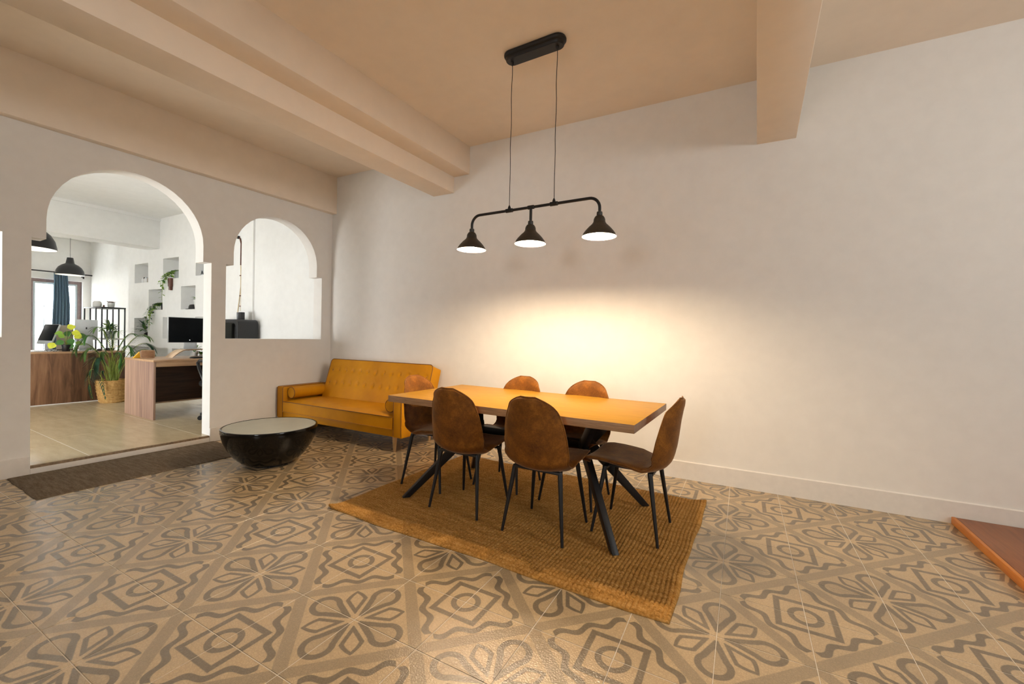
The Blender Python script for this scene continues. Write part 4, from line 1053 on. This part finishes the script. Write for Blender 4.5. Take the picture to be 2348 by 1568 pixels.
# --- niche contents
def nloc(u, off, z): return tuple(bp(u, off, z))
def books(lab, u, z, n, grp=None):
    for k in range(n):
        col = ['paper', 'silver', 'black_plastic', 'beige'][k % 4]; h = .085 + .018 * ((k * 7) % 3); w_ = .028
        t = thing('book', lab[k], 'book', nloc(u + k * (w_ + .003), .10, z), BW)
        MB().box(0, w_, -.055, .055, 0, h).build('cover', col, t, bev=.002)
        MB().box(.003, w_ - .003, -.056, .052, .003, h - .003).build('pages', 'paper', t, smooth=0)
def lying(lab, u, z):
    t = thing('decorative_block', lab, 'ornament', nloc(u, .08, z), BW)
    MB().box(-.14, .14, -.05, .05, 0, .10).build('block', 'silver', t, bev=.004)
    for q in (-.09, 0, .09): MB().tube([(q - .03, -.052, .02), (q, -.052, .08), (q + .03, -.052, .02)], .006, 6).build('relief', 'black_plastic', t)
NB = ['white paperback at the left of the row in the upper left niche', 'silver book second from left in the upper left niche', 'black book third in the upper left niche row', 'beige book in the middle of the upper left niche',
      'white booklet right of centre in the upper left niche', 'silver booklet near the right of the upper left niche row', 'black booklet second from right in the upper left niche', 'beige booklet at the right end of the upper left niche']
books(NB, -5.80, 2.1605, 8)
lying('grey patterned box with dark lines in the niche beside the door jamb', -3.35, 2.2005)
def trail(name, lab, u, z, potm, strands, mats, rnd, potr=.065, poth=.10, uo=0.0):
    o = Vector(nloc(u, .085, z)); t = thing(name, lab, 'plant', o, BW)
    pot(potm, potr * .85, potr, poth, t)
    for mi, mname in enumerate(mats):
        mb = MB(); st = MB()
        for (x1_, drop, fx) in strands[mi::len(mats)]:
            P = [Vector((0, 0, poth)), Vector((x1_ * .5, -.06, poth + .07)), Vector((x1_, -.15 - fx, poth * .3)), Vector((x1_ * 1.05, -.13 - fx, -drop))]
            path = []
            for k in range(15):
                s = k / 14; q = P[:]
                while len(q) > 1: q = [q[i].lerp(q[i+1], s) for i in range(len(q) - 1)]
                path.append(q[0])
            st.tube(path, .0025, 5)
            L_ = drop + .25; nl = int(L_ / .028)
            for k in range(nl):
                f_ = k / nl * 14; i = min(13, int(f_)); b0 = path[i].lerp(path[i+1], f_ - i); a = rnd.random() * 6.28
                add_leaf(mb, b0, (math.cos(a), math.sin(a) - .3, rnd.uniform(-.5, .5)), rnd.uniform(.05, .08), rnd.uniform(.035, .05), .4, 3)
        tag(mb.build('foliage', mname, t, recalc=False), kind='stuff'); st.build('vines', 'stem', t)
    return t
rt = random.Random(5)
trail('trailing_plant', 'green trailing plant spilling from the upper niche with a dark pot', -4.36, 2.1905, 'grey_ceramic', [(-.34, .30, 0), (-.30, .42, .02), (-.22, .05, 0), (-.38, .16, .01), (-.10, -.02, 0), (.02, -.06, 0), (-.27, .22, .03), (.05, -.04, .02)], ['green', 'green_light'], rt, .09, .14)
trail('trailing_plant', 'green trailing plant spilling from the middle niche with a black pot', -4.92, 1.6025, 'black_plastic', [(-.30, .34, 0), (-.36, .26, .02), (-.24, .40, .02), (-.32, .12, 0), (-.20, .30, .03), (-.12, .0, 0), (-.42, .38, .01)], ['green', 'dark_green', 'green_light'], rt, .06, .12)
v = thing('wooden_bracket', 'dark red wooden bracket hanging under the upper plant niche', 'bracket', nloc(-4.445, -.045, 1.965), BW)
MB().prism([(-.055, 0), (.055, 0), (.05, .04), (-.05, .04)], .07, .225).box(-.04, .04, .005, .035, .0, .08).build('block', 'bark', v, bev=.004)
v = thing('white_vase', 'small white vase at the edge of the middle niche with the trailing plant', 'vase', nloc(-4.84, .05, 1.6025), BW)
MB().lathe([(.020, 0), (.028, .03), (.026, .10), (.030, .15), (.026, .15)], n=16, cap0=True).build('body', 'white_ceramic', v)
v = thing('black_hat', 'black round hat lying in the right hand niche', 'hat', nloc(-3.86, .10, 1.6005), BW)
MB().lathe([(.125, 0), (.128, .006), (.085, .016), (.080, .055), (.066, .085), (.030, .096), (.0001, .097)], n=26, cap0=True).build('crown', 'black_plastic', v)
bushy('potted_plant', 'little plant in a tapered white pot beside the black hat', nloc(-3.675, .06, 1.6005), ('white_ceramic', .028, .048, .17), ['green', 'green_light'], 18, .06, .06, .085, .035, rn, clampy=.2, clampx=.07)
bushy('potted_plant', 'spiky dark green and white plant with a black pot in the lower left niche', nloc(-5.66, .10, 1.0665), ('black_plastic', .05, .06, .09), ['dark_green', 'green', 'dark_green', 'white_ceramic'], 96, .20, .20, .15, .04, rn, clampy=.15, clampx=.25)

# pendant lamps of the office
def dome(name, lab, loc, zceil, sc=1.0):
    t = thing(name, lab, 'lamp', (loc[0], loc[1], zceil)); t.scale = (sc, sc, sc)
    dz = (loc[2] - zceil) / sc
    MB().lathe([(.070, 0), (.066, -.02), (.045, -.075), (.0001, -.078)], n=24).build('canopy', 'black_metal', t)
    MB().tube([(0, 0, -.07), (0, 0, dz + .335)], .003, 6).build('cord', 'black_metal', t)
    s_ = MB().lathe([(.0001, .345), (.045, .342), (.062, .240), (.068, .225), (.120, .195), (.165, .150), (.195, .090), (.208, .025), (.210, .0)], (0, 0, dz), 36).build('lamp_shade', 'black_metal', t, smooth=40)
    MB().lathe([(.207, .001), (.203, .028), (.190, .088), (.160, .146), (.115, .190), (.060, .220), (.0001, .224)], (0, 0, dz), 36).build('shade_lining', 'shade_in', s_, smooth=40)
    MB().lathe([(.0001, .10)] + [(.04 * math.sin(PI*k/10), .06 + .04 * math.cos(PI*k/10)) for k in range(1, 10)] + [(.0001, .02)], (0, 0, dz), 16).build('bulb', 'bulb_office', s_)
dome('dome_lamp', 'black dome pendant lamp hanging beyond the office beam, the farther of two', (-8.35, -.585, 2.41), CEIL, 1.14)
dome('dome_lamp', 'black dome pendant lamp cut by the left door jamb, the nearer of two', (-1.25, -2.60, 2.015), CEIL)

# curtain on its rod
cr = thing('curtain_rod', 'dark curtain rod above the office window', 'curtain rod', (OXL + .10, -.5, 2.53))
MB().tube([(0, -2.4, 0), (0, .55, 0)], .014, 10).build('rod', 'black_metal', cr)
for y in (-2.3, -1.0, .38): MB().obox((-.10, y, -.05), (0, y, -.012), .03, .03).box(-.012, .012, y - .012, y + .012, -.10, -.01).build('bracket', 'black_metal', cr)
cu = MB(); NZ, NYc = 30, 60
for j in range(NZ + 1):
    s = j / NZ; z = 2.515 - s * (2.515 - FO - .03); bulge = 1 + .26 * math.sin(PI * min(1, s * 1.15)) ** 2 + .10 * s
    for i in range(NYc + 1):
        u = i / NYc; y = -.515 + (u - .5) * .235 * bulge + (.02 * math.sin(s * 5))
        x = OXL + .10 + .030 * math.sin(u * 2 * PI * 5.5 + .5 * math.sin(s * 4)) * (.7 + .5 * s)
        cu.v.append((x, y, z))
cu.f = [(j*(NYc+1)+i, j*(NYc+1)+i+1, (j+1)*(NYc+1)+i+1, (j+1)*(NYc+1)+i) for j in range(NZ) for i in range(NYc)]
co = cu.build('curtain', 'curtain', smooth=80, recalc=False); tag(co, 'blue grey gathered curtain hanging in front of the office window', 'curtain')

# black cabinet and gadget seen through the second arch, cable on the wall
v = thing('black_cabinet', 'black cabinet with rounded corners seen over the sill of the second arch', 'cabinet', nloc(-2.02, -.185, FO), BW)
HC = 1.400 - FO
pr = [(x, z + HC / 2) for x, z in [(p_[0], p_[1]) for p_ in rrect(.78, HC, .07)]]
n = len(pr)
MB().add([(x, -.165, z) for x, z in pr] + [(x, .15, z) for x, z in pr], [tuple(range(n)), tuple(range(n, 2*n))[::-1]] + [(i, n+i, n+(i+1) % n, (i+1) % n) for i in range(n)]).build('body', 'black_plastic', v, bev=.012)
pr2 = [(x * .86, (z - HC/2) * .92 + HC / 2) for x, z in pr]
MB().add([(x, -.172, z) for x, z in pr2] + [(x, -.160, z) for x, z in pr2], [tuple(range(n)), tuple(range(n, 2*n))[::-1]] + [(i, n+i, n+(i+1) % n, (i+1) % n) for i in range(n)]).build('door', 'black_gloss', v, bev=.003)
for q in (-.30, -.22): MB().tube([(q, -.19, 1.13 - FO), (q, -.168, 1.13 - FO)], .012, 10).build('knob', 'silver', v)
v = thing('black_gadget', 'small upright black box standing on the black cabinet', 'box', nloc(-1.84, -.19, 1.4005), BW)
MB().box(-.062, .062, -.03, .03, 0, .115).build('body', 'black_plastic', v, bev=.006)
v = thing('wall_cable', 'cream cable running down the office wall from a black clip', 'cable', nloc(-2.2, 0, 2.75), BW)
MB().tube([(-.03, -.01, 0), (-.0, -.012, -.02), (.03, -.012, -.10), (.02, -.008, -.45)], .012, 8).build('cable_loom', 'bark', v)
MB().tube([(.02, -.008, -.45), (.025, -.008, -.80), (-.01, -.008, -1.0), (-.06, -.010, -1.25)], .0075, 8).build('cable_run', 'cable', v)
MB().tube([(.022, -.008, -.45), (.035, -.008, -.80), (.03, -.008, -1.2)], .006, 8).build('cable_run', 'cable', v)
MB().box(-.07, -.025, -.03, -.001, -.015, .03).build('clip', 'black_plastic', v, bev=.003)
for z in (-.62, -.95, -1.12): MB().box(.0, .045, -.018, -.001, z - .008, z + .008).build('clip', 'bark', v, bev=.002)
